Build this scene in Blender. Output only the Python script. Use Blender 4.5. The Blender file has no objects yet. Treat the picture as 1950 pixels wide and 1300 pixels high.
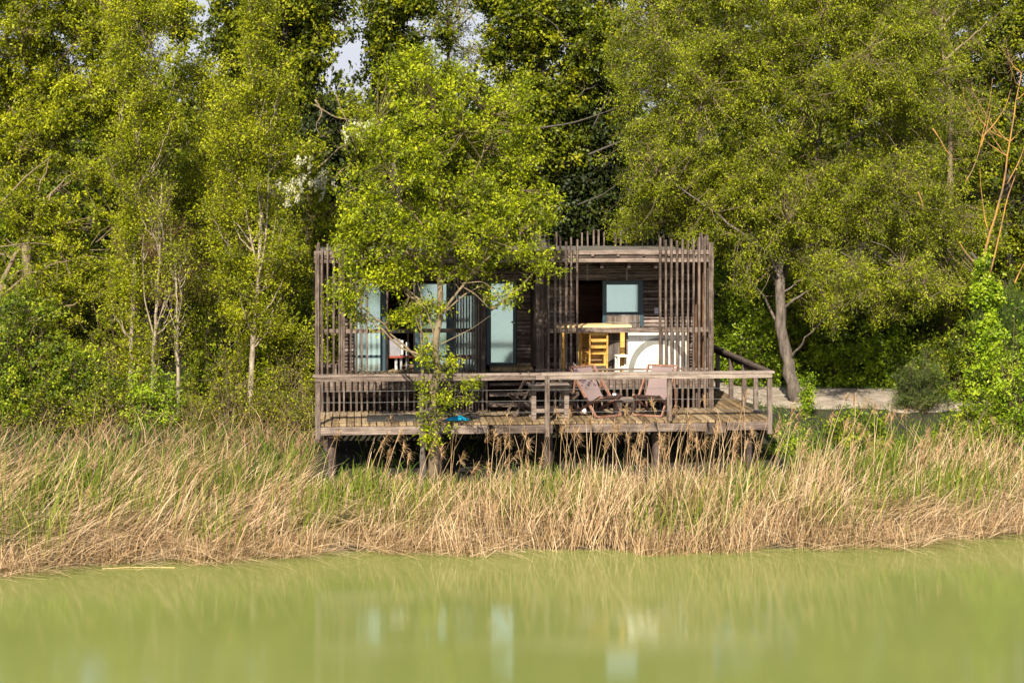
import bpy, math, random
import numpy as np
from mathutils import Vector, Matrix, noise

R = math.radians
S = bpy.context.scene
COL = S.collection
random.seed(11)
RNG = np.random.default_rng(7)

# ------------------------------------------------------------------ camera, sky, sun, exposure
F = 3500.0; CX = 975.0; HY = 350.0; H = 6.2          # photo focal length in px, horizon row, eye height
cam_d = bpy.data.cameras.new('camera'); cam = bpy.data.objects.new('camera', cam_d); COL.objects.link(cam)
cam.location = (0, 0, H); cam.rotation_euler = (R(90), 0, 0)
cam_d.sensor_width = 36; cam_d.lens = 36 * F / 1950
cam_d.shift_y = -(650 - HY) / 1950.0
cam_d.clip_start = 0.1; cam_d.clip_end = 900
S.camera = cam

SUN_EL = 39.0; SUN_AZ = 191.0                          # azimuth clockwise from +Y
w = bpy.data.worlds.new('World'); S.world = w; w.use_nodes = True
nt = w.node_tree; bg = nt.nodes['Background']; bg.inputs['Strength'].default_value = 0.085
sky = nt.nodes.new('ShaderNodeTexSky'); sky.sky_type = 'NISHITA'; sky.sun_disc = False
sky.sun_elevation = R(SUN_EL); sky.sun_rotation = R(SUN_AZ); sky.air_density = 1.0; sky.dust_density = 1.5
# thin bright haze cloud low over the horizon
_tc = nt.nodes.new('ShaderNodeTexCoord'); _sp = nt.nodes.new('ShaderNodeSeparateXYZ'); nt.links.new(_tc.outputs['Generated'], _sp.inputs[0])
_no = nt.nodes.new('ShaderNodeTexNoise'); _no.inputs['Scale'].default_value = 7; _no.inputs['Detail'].default_value = 5; nt.links.new(_tc.outputs['Generated'], _no.inputs['Vector'])
_mr = nt.nodes.new('ShaderNodeMapRange'); _mr.inputs[1].default_value = .05; _mr.inputs[2].default_value = .38; _mr.inputs[3].default_value = 1.0; _mr.inputs[4].default_value = .0
nt.links.new(_sp.outputs['Z'], _mr.inputs[0])
_ad = nt.nodes.new('ShaderNodeMath'); _ad.operation = 'MULTIPLY_ADD'; _ad.inputs[1].default_value = 1.2; _ad.inputs[2].default_value = -.35; nt.links.new(_no.outputs['Fac'], _ad.inputs[0])
_mu = nt.nodes.new('ShaderNodeMath'); _mu.operation = 'ADD'; _mu.use_clamp = True; nt.links.new(_ad.outputs[0], _mu.inputs[0]); nt.links.new(_mr.outputs[0], _mu.inputs[1])
_m2 = nt.nodes.new('ShaderNodeMath'); _m2.operation = 'MULTIPLY'; nt.links.new(_mu.outputs[0], _m2.inputs[0]); nt.links.new(_mr.outputs[0], _m2.inputs[1])
_mx = nt.nodes.new('ShaderNodeMix'); _mx.data_type = 'RGBA'; _mx.inputs[7].default_value = (4.7, 4.8, 5.4, 1)
nt.links.new(_m2.outputs[0], _mx.inputs[0]); nt.links.new(sky.outputs[0], _mx.inputs[6]); nt.links.new(_mx.outputs[2], bg.inputs[0])
sl = bpy.data.lights.new('sun', 'SUN'); sl.energy = 5.0; sl.angle = R(0.5); sl.color = (1.0, 0.915, 0.75)
sun = bpy.data.objects.new('sun', sl); COL.objects.link(sun)
az = R(SUN_AZ); el = R(SUN_EL)
sdir = Vector((math.sin(az) * math.cos(el), math.cos(az) * math.cos(el), math.sin(el)))
sun.rotation_euler = sdir.to_track_quat('Z', 'Y').to_euler(); sun.location = sdir * 60
S.view_settings.view_transform = 'Standard'; S.view_settings.look = 'None'
S.view_settings.exposure = 0.9; S.view_settings.gamma = 1.0; S.view_settings.use_curve_mapping = False
S.cycles.max_bounces = 6; S.cycles.diffuse_bounces = 3; S.cycles.transmission_bounces = 3; S.cycles.transparent_max_bounces = 4

# ------------------------------------------------------------------ photo -> world
def W(px, py, Y):
    return Vector(((px - CX) * Y / F, Y, H - (py - HY) * Y / F))
TH = R(4.9); cT = math.cos(TH); sT = math.sin(TH)
Y0 = 34.65; X0 = (606 - CX) * Y0 / F
def ux(px, v):
    k = (px - CX) / F
    return (k * (Y0 + v * cT) - X0 + v * sT) / (cT - k * sT)
def zz(py, u, v):
    return H - (py - HY) * (Y0 + u * sT + v * cT) / F
def edge_y(x):
    xs = [-40, -14, -8.2, -5.0, -2.5, 0.2, 3, 4.8, 6.6, 9.1, 14, 40]
    ys = [27.5, 28.6, 29.5, 30.5, 31.1, 31.2, 31.1, 31.3, 31.8, 32.6, 34.0, 36]
    return np.interp(x, xs, ys)
def ground_z(x, y):
    d = y - edge_y(x)
    z = np.interp(d, [-8, -1, 0, .6, 3.5, 6.5, 8, 13.5, 16, 25, 36, 60, 100],
                     [-1.4, -.5, -.02, .22, .55, .95, 1.3, 1.42, 1.9, 5.2, 7.6, 8.2, 8.6])
    return z
def gz(x, y):
    return float(ground_z(x, y))

# ------------------------------------------------------------------ scene bookkeeping
def tag(o, label=None, cat=None, group=None, kind=None):
    if label: o['label'] = label
    if cat: o['category'] = cat
    if group: o['group'] = group
    if kind: o['kind'] = kind
    return o
def empty(name, loc, label, cat, group=None, rz=0.0):
    o = bpy.data.objects.new(name, None); COL.objects.link(o)
    o.location = loc; o.rotation_euler = (0, 0, rz); o.empty_display_size = .2
    return tag(o, label, cat, group)
def link_mesh(name, me, mat, parent=None):
    me.materials.append(mat)
    o = bpy.data.objects.new(name, me); COL.objects.link(o)
    if parent: o.parent = parent
    return o
def copy_thing(root, label, loc, rz=0.0, sc=(1, 1, 1), group=None):
    c = root.copy(); COL.objects.link(c)
    c.location = loc; c.rotation_euler = (0, 0, rz); c.scale = sc
    c['label'] = label
    if group: c['group'] = group
    for ch in list(root.children):
        d = ch.copy(); COL.objects.link(d); d.parent = c
        for g in list(ch.children):
            e = g.copy(); COL.objects.link(e); e.parent = d
    return c

class MB:
    def __init__(s): s.v = []; s.f = []; s.uv = 0
    def box(s, x0, x1, y0, y1, z0, z1, jit=0.0, ry=0.0, rx=0.0, rz=0.0, bev=0.0):
        if x1 < x0: x0, x1 = x1, x0
        if y1 < y0: y0, y1 = y1, y0
        if z1 < z0: z0, z1 = z1, z0
        c = Vector(((x0+x1)/2, (y0+y1)/2, (z0+z1)/2)); h = ((x1-x0)/2, (y1-y0)/2, (z1-z0)/2)
        M = Matrix.Rotation(rz, 3, 'Z') @ Matrix.Rotation(ry, 3, 'Y') @ Matrix.Rotation(rx, 3, 'X')
        b = len(s.v)
        for sx in (-1, 1):
            for sy in (-1, 1):
                for sz in (-1, 1):
                    p = Vector((sx*h[0], sy*h[1], sz*h[2]))
                    if jit: p += Vector((random.uniform(-jit, jit), random.uniform(-jit, jit), random.uniform(-jit, jit)))
                    s.v.append(tuple(c + M @ p))
        for q in ((0,1,3,2),(4,6,7,5),(0,4,5,1),(2,3,7,6),(0,2,6,4),(1,5,7,3)):
            s.f.append(tuple(b+i for i in q))
        return s
    def plank(s, x0, x1, y0, y1, z0, z1, axis=0, n=7, wob=.006):
        """a rough-sawn plank: rings along the axis with wandering edges"""
        lo = [x0, y0, z0]; hi = [x1, y1, z1]; a = axis; p, q = [i for i in range(3) if i != a]
        b = len(s.v)
        for i in range(n + 1):
            t = i / n; A = lo[a] + (hi[a] - lo[a]) * t
            for (sp, sq) in ((0, 0), (1, 0), (1, 1), (0, 1)):
                v = [0, 0, 0]; v[a] = A
                v[p] = (lo[p], hi[p])[sp] + random.uniform(-wob, wob)
                v[q] = (lo[q], hi[q])[sq] + random.uniform(-wob, wob)
                s.v.append(tuple(v))
        for i in range(n):
            for k in range(4):
                s.f.append((b+4*i+k, b+4*i+(k+1) % 4, b+4*i+4+(k+1) % 4, b+4*i+4+k))
        s.f.append((b, b+3, b+2, b+1)); s.f.append((b+4*n, b+4*n+1, b+4*n+2, b+4*n+3))
        return s
    def bar(s, p, q, wd, dp=None, jit=0.0):
        """a square bar between two points"""
        dp = dp or wd; p = Vector(p); q = Vector(q); d = (q-p); L = d.length; d.normalize()
        a = d.cross(Vector((0, 1, 0)));
        if a.length < .05: a = d.cross(Vector((1, 0, 0)))
        a.normalize(); c = d.cross(a)
        b = len(s.v)
        for e in (p, q):
            for (i, j) in ((-1,-1),(1,-1),(1,1),(-1,1)):
                s.v.append(tuple(e + a*i*wd/2 + c*j*dp/2))
        for k in range(4): s.f.append((b+k, b+(k+1) % 4, b+4+(k+1) % 4, b+4+k))
        s.f.append((b+3, b+2, b+1, b)); s.f.append((b+4, b+5, b+6, b+7))
        return s
    def tube(s, pts, rad, n=8, cap=True):
        pts = [Vector(p) for p in pts]; b = len(s.v); m = len(pts)
        if not hasattr(rad, '__len__'): rad = [rad]*m
        ref = Vector((0.13, 1, 0.07)).normalized()
        for i, p in enumerate(pts):
            d = (pts[min(i+1, m-1)] - pts[max(i-1, 0)]).normalized()
            a = d.cross(ref)
            if a.length < .1: a = d.cross(Vector((1, 0, 0)))
            a.normalize(); c = d.cross(a)
            for k in range(n):
                t = 2*math.pi*k/n
                s.v.append(tuple(p + (a*math.cos(t) + c*math.sin(t))*rad[i]))
        for i in range(m-1):
            for k in range(n):
                s.f.append((b+i*n+k, b+i*n+(k+1) % n, b+(i+1)*n+(k+1) % n, b+(i+1)*n+k))
        if cap:
            s.f.append(tuple(b+k for k in range(n))[::-1]); s.f.append(tuple(b+(m-1)*n+k for k in range(n)))
        return s
    def lathe(s, c, prof, n=28):
        b = len(s.v)
        for (r, z) in prof:
            for k in range(n):
                t = 2*math.pi*k/n; s.v.append((c[0]+r*math.cos(t), c[1]+r*math.sin(t), c[2]+z))
        for i in range(len(prof)-1):
            for k in range(n):
                s.f.append((b+i*n+k, b+i*n+(k+1) % n, b+(i+1)*n+(k+1) % n, b+(i+1)*n+k))
        return s
    def build(s, name, mat, parent=None, bevel=0.0, smooth=False):
        me = bpy.data.meshes.new(name); me.from_pydata(s.v, [], s.f); me.update()
        if smooth: me.shade_smooth()
        o = link_mesh(name, me, mat, parent)
        if bevel:
            m = o.modifiers.new('bevel', 'BEVEL'); m.width = bevel; m.segments = 1; m.limit_method = 'ANGLE'
        return o

def np_mesh(name, V, Q, tone=None):
    """V (n,3) float, Q (m,4) int -> mesh, tone per face"""
    me = bpy.data.meshes.new(name)
    n = len(V); m = len(Q); k = Q.shape[1]
    me.vertices.add(n); me.vertices.foreach_set('co', V.astype(np.float32).ravel())
    me.loops.add(m*k); me.loops.foreach_set('vertex_index', Q.astype(np.int32).ravel())
    me.polygons.add(m); me.polygons.foreach_set('loop_start', np.arange(0, m*k, k, dtype=np.int32))
    me.polygons.foreach_set('loop_total', np.full(m, k, dtype=np.int32))
    me.update(calc_edges=True)
    if tone is not None:
        a = me.attributes.new('tone', 'FLOAT', 'FACE'); a.data.foreach_set('value', tone.astype(np.float32))
    return me

def unit(a):
    return a / (np.linalg.norm(a, axis=-1, keepdims=True) + 1e-9)

# ------------------------------------------------------------------ materials
def new_mat(name):
    m = bpy.data.materials.new(name); m.use_nodes = True
    return m, m.node_tree, m.node_tree.nodes['Principled BSDF']
def N(nt, t, **kw):
    n = nt.nodes.new(t)
    for k, v in kw.items(): setattr(n, k, v)
    return n
def ramp(nt, fac, stops):
    r = N(nt, 'ShaderNodeValToRGB'); e = r.color_ramp.elements
    while len(e) < len(stops): e.new(.5)
    for i, (p, c) in enumerate(stops):
        e[i].position = p; e[i].color = (*c, 1)
    nt.links.new(fac, r.inputs[0]); return r
def noise_fac(nt, scale, vec_scale=(1,1,1), detail=5, rough=.6, coord='Object'):
    tc = N(nt, 'ShaderNodeTexCoord'); mp = N(nt, 'ShaderNodeMapping')
    mp.inputs['Scale'].default_value = vec_scale
    nt.links.new(tc.outputs[coord], mp.inputs[0])
    no = N(nt, 'ShaderNodeTexNoise'); no.inputs['Scale'].default_value = scale
    no.inputs['Detail'].default_value = detail; no.inputs['Roughness'].default_value = rough
    nt.links.new(mp.outputs[0], no.inputs['Vector'])
    return no
def bump(nt, bs, fac, strength=.4, dist=.01):
    b = N(nt, 'ShaderNodeBump'); b.inputs['Strength'].default_value = strength; b.inputs['Distance'].default_value = dist
    nt.links.new(fac, b.inputs['Height']); nt.links.new(b.outputs[0], bs.inputs['Normal'])
def wood(name, dark, mid, light, axis=2, rough=.85, grain=1.0):
    """timber with grain along an axis, blotches and per-piece shift"""
    m, nt, bs = new_mat(name)
    sc = [26, 26, 26]; sc[axis] = 1.6
    n1 = noise_fac(nt, grain, tuple(sc), 6, .65)
    n2 = noise_fac(nt, 5.5, (1, 1, 1), 5, .7)
    geo = N(nt, 'ShaderNodeNewGeometry')
    a = N(nt, 'ShaderNodeMath', operation='MULTIPLY_ADD'); a.inputs[1].default_value = .55; 
    nt.links.new(n1.outputs['Fac'], a.inputs[0])
    b = N(nt, 'ShaderNodeMath', operation='MULTIPLY_ADD'); b.inputs[1].default_value = .35
    nt.links.new(n2.outputs['Fac'], b.inputs[0])
    c = N(nt, 'ShaderNodeMath', operation='MULTIPLY'); c.inputs[1].default_value = .2
    nt.links.new(geo.outputs['Random Per Island'], c.inputs[0])
    nt.links.new(c.outputs[0], b.inputs[2]); nt.links.new(b.outputs[0], a.inputs[2])
    r = ramp(nt, a.outputs[0], [(.38, dark), (.53, mid), (.70, light)])
    nt.links.new(r.outputs[0], bs.inputs['Base Color']); bs.inputs['Roughness'].default_value = rough
    bs.inputs['Specular IOR Level'].default_value = .25
    bump(nt, bs, n1.outputs['Fac'], .5, .006)
    return m
def plain(name, col, rough=.6, metal=0.0, var=.12, scale=8):
    m, nt, bs = new_mat(name)
    n1 = noise_fac(nt, scale, (1,1,1), 5, .6)
    d = tuple(c*(1-var*1.6) for c in col); l = tuple(min(1, c*(1+var)) for c in col)
    r = ramp(nt, n1.outputs['Fac'], [(.3, d), (.7, l)])
    nt.links.new(r.outputs[0], bs.inputs['Base Color'])
    bs.inputs['Roughness'].default_value = rough; bs.inputs['Metallic'].default_value = metal
    return m
def leaf_mat(name, stops, trans=.35, rough=.5, spec=.28, tcol=(1.25, 1.3, .6)):
    m, nt, bs = new_mat(name)
    at = N(nt, 'ShaderNodeAttribute', attribute_name='tone')
    oi = N(nt, 'ShaderNodeObjectInfo')
    n2 = noise_fac(nt, .8, (1, 1, 1), 3, .6, 'Object')
    a = N(nt, 'ShaderNodeMath', operation='MULTIPLY_ADD'); a.inputs[1].default_value = .45
    nt.links.new(n2.outputs['Fac'], a.inputs[0]); nt.links.new(at.outputs['Fac'], a.inputs[2])
    b = N(nt, 'ShaderNodeMath', operation='SUBTRACT'); b.inputs[1].default_value = .22
    nt.links.new(a.outputs[0], b.inputs[0])
    r = ramp(nt, b.outputs[0], stops)
    nt.links.new(r.outputs[0], bs.inputs['Base Color'])
    bs.inputs['Roughness'].default_value = rough; bs.inputs['Specular IOR Level'].default_value = spec
    tr = N(nt, 'ShaderNodeBsdfTranslucent')
    mx = N(nt, 'ShaderNodeMix', data_type='RGBA', blend_type='MULTIPLY'); mx.inputs[0].default_value = 1.0
    mx.inputs[7].default_value = (*tcol, 1); nt.links.new(r.outputs[0], mx.inputs[6]); nt.links.new(mx.outputs[2], tr.inputs[0])
    ms = N(nt, 'ShaderNodeMixShader'); ms.inputs[0].default_value = trans
    out = nt.nodes['Material Output']
    nt.links.new(bs.outputs[0], ms.inputs[1]); nt.links.new(tr.outputs[0], ms.inputs[2]); nt.links.new(ms.outputs[0], out.inputs[0])
    return m
def ramp_mat(name, stops, rough=.8, trans=0.0):
    return leaf_mat(name, stops, trans=trans, rough=rough, spec=.2, tcol=(1.1, 1.1, .8))

M = {}
M['grey_v'] = wood('weathered_timber_upright', (.018,.012,.009), (.074,.052,.041), (.22,.17,.14), 2)
M['grey_h'] = wood('weathered_timber_lengthwise', (.024,.017,.013), (.105,.075,.06), (.29,.225,.19), 0)
M['rail'] = wood('silvered_rail_timber', (.04,.029,.023), (.14,.103,.084), (.33,.265,.22), 0)
M['deck'] = wood('sun_bleached_deck_boards', (.05,.032,.016), (.19,.128,.066), (.38,.28,.165), 1)
M['dark_v'] = wood('dark_rough_logs_upright', (.022,.016,.014), (.065,.045,.038), (.15,.11,.09), 2)
M['dark_h'] = wood('dark_rough_siding', (.012,.008,.007), (.11,.08,.068), (.34,.265,.235), 0)
M['brown_v'] = wood('brown_inner_boards', (.09,.045,.025), (.22,.12,.065), (.42,.25,.13), 2)
M['red_h'] = wood('red_brown_room_boards', (.05,.016,.008), (.12,.04,.018), (.18,.07,.03), 0, .6)
M['yellow'] = wood('yellow_varnished_pine', (.26,.12,.022), (.48,.25,.055), (.66,.40,.11), 0, .5, .8)
M['pine'] = wood('pale_pine_table', (.5,.3,.11), (.68,.46,.2), (.8,.6,.33), 0, .5, .6)
M['white_wood'] = wood('whitewashed_boards', (.34,.26,.18), (.72,.65,.56), (.86,.82,.76), 2, .7, .7)
M['tub'] = wood('grey_tub_staves', (.05,.04,.034), (.13,.105,.09), (.24,.2,.18), 2)
M['arch_shadow_grey'] = plain('grey_arch_shadow', (.23,.225,.2), .5, 0.2)  # grey of the arched shadow modelled on the white board
M['blue_frame'] = plain('blue_grey_frame_paint', (.035,.065,.085), .45)
M['blind'] = plain('pale_teal_glass', (.76,.97,.96), .22, 0, .04, 1.5)
M['curtain'] = plain('white_curtain_cloth', (.8,.79,.8), .8, 0, .08, 12)
M['grey_cloth'] = plain('grey_blind_cloth', (.26,.25,.27), .8)
M['red'] = plain('red_painted_sill', (.3,.06,.03), .5)
M['sling'] = plain('mauve_canvas', (.20,.14,.135), .8, 0, .07, 3)
M['chair_wood'] = wood('red_brown_chair_timber', (.10,.045,.03), (.22,.11,.075), (.36,.2,.14), 2, .55)
M['teal_cloth'] = plain('turquoise_cloth', (.0,.27,.42), .7, 0, .15, 6)
M['black'] = plain('black_rubber_mat', (.025,.022,.02), .7)
M['white'] = plain('white_glazed', (.8,.8,.8), .3, 0, .03)
M['steel'] = plain('thin_steel_cable', (.5,.5,.48), .35, .8)
M['roof'] = plain('mossy_roof_felt', (.11,.095,.075), .95, 0, .4, 3)
M['white'].node_tree.nodes['Principled BSDF'].inputs['Coat Weight'].default_value = .3
M['blind'].node_tree.nodes['Principled BSDF'].inputs['Metallic'].default_value = .85; M['blind'].node_tree.nodes['Principled BSDF'].inputs['Roughness'].default_value = .1
b_ = M['blind'].node_tree.nodes['Principled BSDF']; b_.inputs['Coat Weight'].default_value = 1.0; b_.inputs['Coat Roughness'].default_value = .03
def bark(name, dark, light, scale=14, stretch=.25):
    m, nt, bs = new_mat(name)
    n1 = noise_fac(nt, scale, (1, 1, stretch), 6, .7)
    r = ramp(nt, n1.outputs['Fac'], [(.32, dark), (.68, light)])
    nt.links.new(r.outputs[0], bs.inputs['Base Color']); bs.inputs['Roughness'].default_value = .9
    bump(nt, bs, n1.outputs['Fac'], .8, .02)
    return m
M['bark_grey'] = bark('furrowed_grey_bark', (.028,.021,.017), (.19,.15,.12))
M['bark_pale'] = bark('pale_poplar_bark', (.13,.10,.065), (.46,.37,.27), 9, .6)
M['bark_tan'] = bark('smooth_tan_bark', (.09,.065,.035), (.28,.21,.125), 8, .5)
M['bark_dark'] = bark('dark_ivy_bark', (.03,.025,.02), (.11,.09,.07))
M['twig'] = bark('tan_twigs', (.07,.05,.025), (.22,.16,.09), 5, 1)
M['lichen'] = bark('orange_lichen_bark', (.10,.08,.06), (.50,.25,.04), 5.5, .5)

G_fore = [(0.05,(0.037,0.058,0.0008)), (0.35,(0.167,0.214,0.0024)), (0.65,(0.331,0.382,0.0041)), (0.95,(0.562,0.589,0.0142))]
G_will = [(0.05,(0.030,0.040,0.0012)), (0.35,(0.131,0.162,0.0035)), (0.65,(0.269,0.307,0.0066)), (0.95,(0.492,0.524,0.0280))]
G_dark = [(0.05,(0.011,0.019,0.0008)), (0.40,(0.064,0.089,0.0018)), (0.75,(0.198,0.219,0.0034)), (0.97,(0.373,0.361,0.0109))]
G_left = [(0.05,(0.032,0.049,0.0008)), (0.35,(0.154,0.179,0.0022)), (0.65,(0.304,0.327,0.0038)), (0.95,(0.510,0.515,0.0167))]
G_shrub = [(0.05,(0.022,0.040,0.0013)), (0.40,(0.096,0.151,0.0030)), (0.70,(0.216,0.278,0.0055)), (0.95,(0.428,0.454,0.0218))]
G_ivy = [(0.05,(0.063,0.125,0.0033)), (0.40,(0.178,0.272,0.0066)), (0.70,(0.303,0.408,0.0110)), (0.95,(0.439,0.521,0.0330))]
G_broom = [(.05,(.018,.035,.008)), (.4,(.045,.075,.013)), (.75,(.09,.125,.022)), (.97,(.16,.19,.04))]
M['l_fore'] = leaf_mat('ash_leaves', G_fore, .42)
M['l_will'] = leaf_mat('willow_leaves', G_will, .42, .5, .25, (1.25,1.25,.6))
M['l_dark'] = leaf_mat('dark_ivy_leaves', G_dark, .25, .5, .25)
M['l_left'] = leaf_mat('locust_leaves', G_left, .38)
M['l_shade'] = leaf_mat('shade_dark_leaves', [(.05,(.006,.010,.002)), (.5,(.016,.026,.003)), (.95,(.05,.07,.006))], .1)  # near-black colour puts the shade of the hollows into the leaves
M['l_shrub'] = leaf_mat('shrub_leaves', G_shrub, .32)
M['l_ivy'] = leaf_mat('bright_ivy_leaves', G_ivy, .3)
M['l_broom'] = leaf_mat('broom_stems', G_broom, .1, .6, .2)
M['blossom'] = leaf_mat('cream_blossom', [(.0,(.5,.48,.3)), (1.,(.8,.78,.6))], .3, .6, .2, (1,1,1))
M['reed_dry'] = ramp_mat('dry_reed_straw', [(.02,(.05,.026,.012)), (.3,(.24,.145,.068)), (.6,(.48,.325,.175)), (.95,(.74,.56,.36))], .75, .12)
M['reed_green'] = ramp_mat('green_reed_blades', [(.05,(.03,.055,.006)), (.4,(.105,.145,.012)), (.75,(.22,.27,.025)), (.95,(.42,.42,.09))], .5, .3)
M['plume'] = ramp_mat('reed_plumes', [(.1,(.26,.15,.07)), (.5,(.48,.31,.16)), (.9,(.66,.47,.28))], .9, .3)
M['grass'] = ramp_mat('bank_grass', [(.05,(.03,.065,.008)), (.4,(.085,.15,.012)), (.75,(.17,.23,.02)), (.95,(.34,.31,.12))], .6, .3)

# ------------------------------------------------------------------ the setting: ground, path, water
def ground_mat():
    m, nt, bs = new_mat('bank_soil')
    n1 = noise_fac(nt, .55, (1,1,1), 8, .65); n2 = noise_fac(nt, 9, (1,1,1), 6, .7)
    a = N(nt, 'ShaderNodeMath', operation='MULTIPLY_ADD'); a.inputs[1].default_value = .5
    b = N(nt, 'ShaderNodeMath', operation='MULTIPLY'); b.inputs[1].default_value = .5
    nt.links.new(n2.outputs['Fac'], b.inputs[0]); nt.links.new(n1.outputs['Fac'], a.inputs[0]); nt.links.new(b.outputs[0], a.inputs[2])
    r = ramp(nt, a.outputs[0], [(.3,(.008,.006,.004)), (.48,(.022,.017,.009)), (.6,(.035,.035,.012)), (.75,(.08,.055,.032))])
    nt.links.new(r.outputs[0], bs.inputs['Base Color']); bs.inputs['Roughness'].default_value = 1
    bump(nt, bs, n2.outputs['Fac'], 1, .05)
    return m
M['soil'] = ground_mat()
def gravel_mat():
    m, nt, bs = new_mat('pale_gravel')
    n1 = noise_fac(nt, 2.2, (1,1,1), 8, .7); n2 = noise_fac(nt, 30, (1,1,1), 4, .8)  # broad noise puts patchy shade into the gravel colour
    a = N(nt, 'ShaderNodeMath', operation='MULTIPLY_ADD'); a.inputs[1].default_value = .6
    b = N(nt, 'ShaderNodeMath', operation='MULTIPLY'); b.inputs[1].default_value = .4
    nt.links.new(n2.outputs['Fac'], b.inputs[0]); nt.links.new(n1.outputs['Fac'], a.inputs[0]); nt.links.new(b.outputs[0], a.inputs[2])
    r = ramp(nt, a.outputs[0], [(.3,(.10,.075,.05)), (.46,(.30,.24,.18)), (.58,(.56,.47,.385)), (.72,(.7,.62,.54))])
    nt.links.new(r.outputs[0], bs.inputs['Base Color']); bs.inputs['Roughness'].default_value = .95
    bump(nt, bs, n2.outputs['Fac'], 1, .04)
    return m
M['gravel'] = gravel_mat()
def grid_sheet(name, xs, ys, zf, mat, kind='structure'):
    X, Y = np.meshgrid(xs, ys); Z = zf(X, Y)
    V = np.stack([X, Y, Z], -1).reshape(-1, 3); nx = len(xs); ny = len(ys)
    i, j = np.meshgrid(np.arange(nx-1), np.arange(ny-1)); a = (j*nx+i).ravel()
    Q = np.stack([a, a+1, a+nx+1, a+nx], -1)
    me = np_mesh(name, V, Q); me.shade_smooth()
    o = link_mesh(name, me, mat); tag(o, kind=kind); return o
def bumpy(x, y):
    return .05*np.sin(x*2.3+y*1.1)*np.sin(y*1.9-x*.7) + .03*np.sin(x*5.1+1.3*y) * np.sin(y*4.3)
def hill_extra(x, y):
    return np.clip((y-48)/12, 0, 1) * (.6*np.sin(x*.45+1.0)*np.sin(y*.31) + .3*np.sin(x*1.1+y*.5))
xs = np.concatenate([np.linspace(-220, -26, 20), np.linspace(-25, 25, 201), np.linspace(26, 220, 20)])
ys = np.concatenate([np.linspace(22, 60, 191), np.linspace(60.5, 110, 60), np.linspace(115, 420, 25)])
grid_sheet('ground', xs, ys, lambda x, y: ground_z(x, y) + np.where(y-edge_y(x) > .3, bumpy(x, y), 0)*np.where(abs(y-41.2) < 4.5, .12, 1) + hill_extra(x, y), M['soil'])
def path_sheet():
    V = []; Q = []; nx = 150; nw = 14
    for i in range(nx+1):
        x = -16 + 32*i/nx
        c = np.interp(x, [-16, -6, -4, 4.2, 5.5, 9.5, 12, 16], [41.0, 41.2, 45, 45.2, 41.8, 41.7, 42, 43])
        wd = np.interp(x, [-16, -6, 4, 6, 8.4, 12], [1.3, 1.4, 1.2, 1.85, 1.7, 1.2]) + .1*math.sin(x*3.1) + .05*math.sin(x*8.3)
        for j in range(nw+1):
            y = c + wd*(2*j/nw-1)
            z = gz(x, y) + float(bumpy(x, y))*.12 + .035 - (.06 if j in (0, nw) else 0)
            V.append((x, y, z))
    for i in range(nx):
        for j in range(nw):
            a = i*(nw+1)+j; Q.append((a, a+nw+1, a+nw+2, a+1))
    me = np_mesh('gravel_path', np.array(V), np.array(Q)); me.shade_smooth()
    tag(link_mesh('gravel_path', me, M['gravel']), kind='structure')
path_sheet()
def water():
    m, nt, bs = new_mat('turbid_green_water')  # silty
    n0 = noise_fac(nt, .12, (1, 2.5, 1), 3, .5)
    r = ramp(nt, n0.outputs['Fac'], [(.3,(.168,.195,.050)), (.7,(.188,.212,.060))])
    nt.links.new(r.outputs[0], bs.inputs['Base Color'])
    bs.inputs['Roughness'].default_value = .02; bs.inputs['IOR'].default_value = 1.33
    n1 = noise_fac(nt, 14.0, (1, 2.6, 1), 4, .65); n2 = noise_fac(nt, 1.1, (1, 2.0, 1), 2, .5)
    b1 = N(nt, 'ShaderNodeBump'); b1.inputs['Strength'].default_value = .045; b1.inputs['Distance'].default_value = .008
    nt.links.new(n1.outputs['Fac'], b1.inputs['Height'])
    b2 = N(nt, 'ShaderNodeBump'); b2.inputs['Strength'].default_value = .012; b2.inputs['Distance'].default_value = .06
    nt.links.new(n2.outputs['Fac'], b2.inputs['Height']); nt.links.new(b1.outputs[0], b2.inputs['Normal'])
    nt.links.new(b2.outputs[0], bs.inputs['Normal'])
    o = MB(); o.v = [(-220,-160,0),(220,-160,0),(220,37,0),(-220,37,0)]; o.f = [(0,1,2,3)]
    tag(o.build('water', m), kind='structure')
water()

# ------------------------------------------------------------------ the deck
u_end = ux(1468, 0)
ZD = 1.66; ZF = 2.33; VS = 1.85; VW = 3.35; VB = 6.9
UL = ux(603, VS); UR = 7.82
def PX(px, v): return ux(px, v)
deck = empty('lakeside_deck', (X0, Y0, 0), 'weathered timber deck on stilts with a wire railing, wrapping round the dark cabin', 'deck', rz=TH)
mb = MB(); u = -.02
while u < u_end-.02:
    wdt = .122
    vb = 1.98 if u < UR-.05 else 6.0
    if u > UR-.25 and u < UR-.05: vb = 1.98
    mb.plank(u, u+wdt, 0+random.uniform(-.012,.012), .86, ZD-.035, ZD+random.uniform(0,.006), 1, 2, .003)
    mb.plank(u+random.uniform(-.002,.002), u+wdt, .868, vb, ZD-.035, ZD+random.uniform(0,.006), 1, 3, .003)
    u += .141
mb.build('deck_boards', M['deck'], deck)
mb = MB()
for v in (.25, .866, 1.5, 2.4, 3.4, 4.6, 5.8): mb.box(.02 if v < 2 else UR, u_end-.02, v-.03, v+.03, ZD-.16, ZD-.037)
for uu in np.arange(.1, u_end, 1.2): mb.box(uu, uu+.06, .1, 1.95, ZD-.30, ZD-.162)
mb.box(u_end-.1, u_end-.04, .05, 6.0, ZD-.2, ZD-.04)
mb.build('joists', M['dark_v'], deck)
mb = MB()
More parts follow.
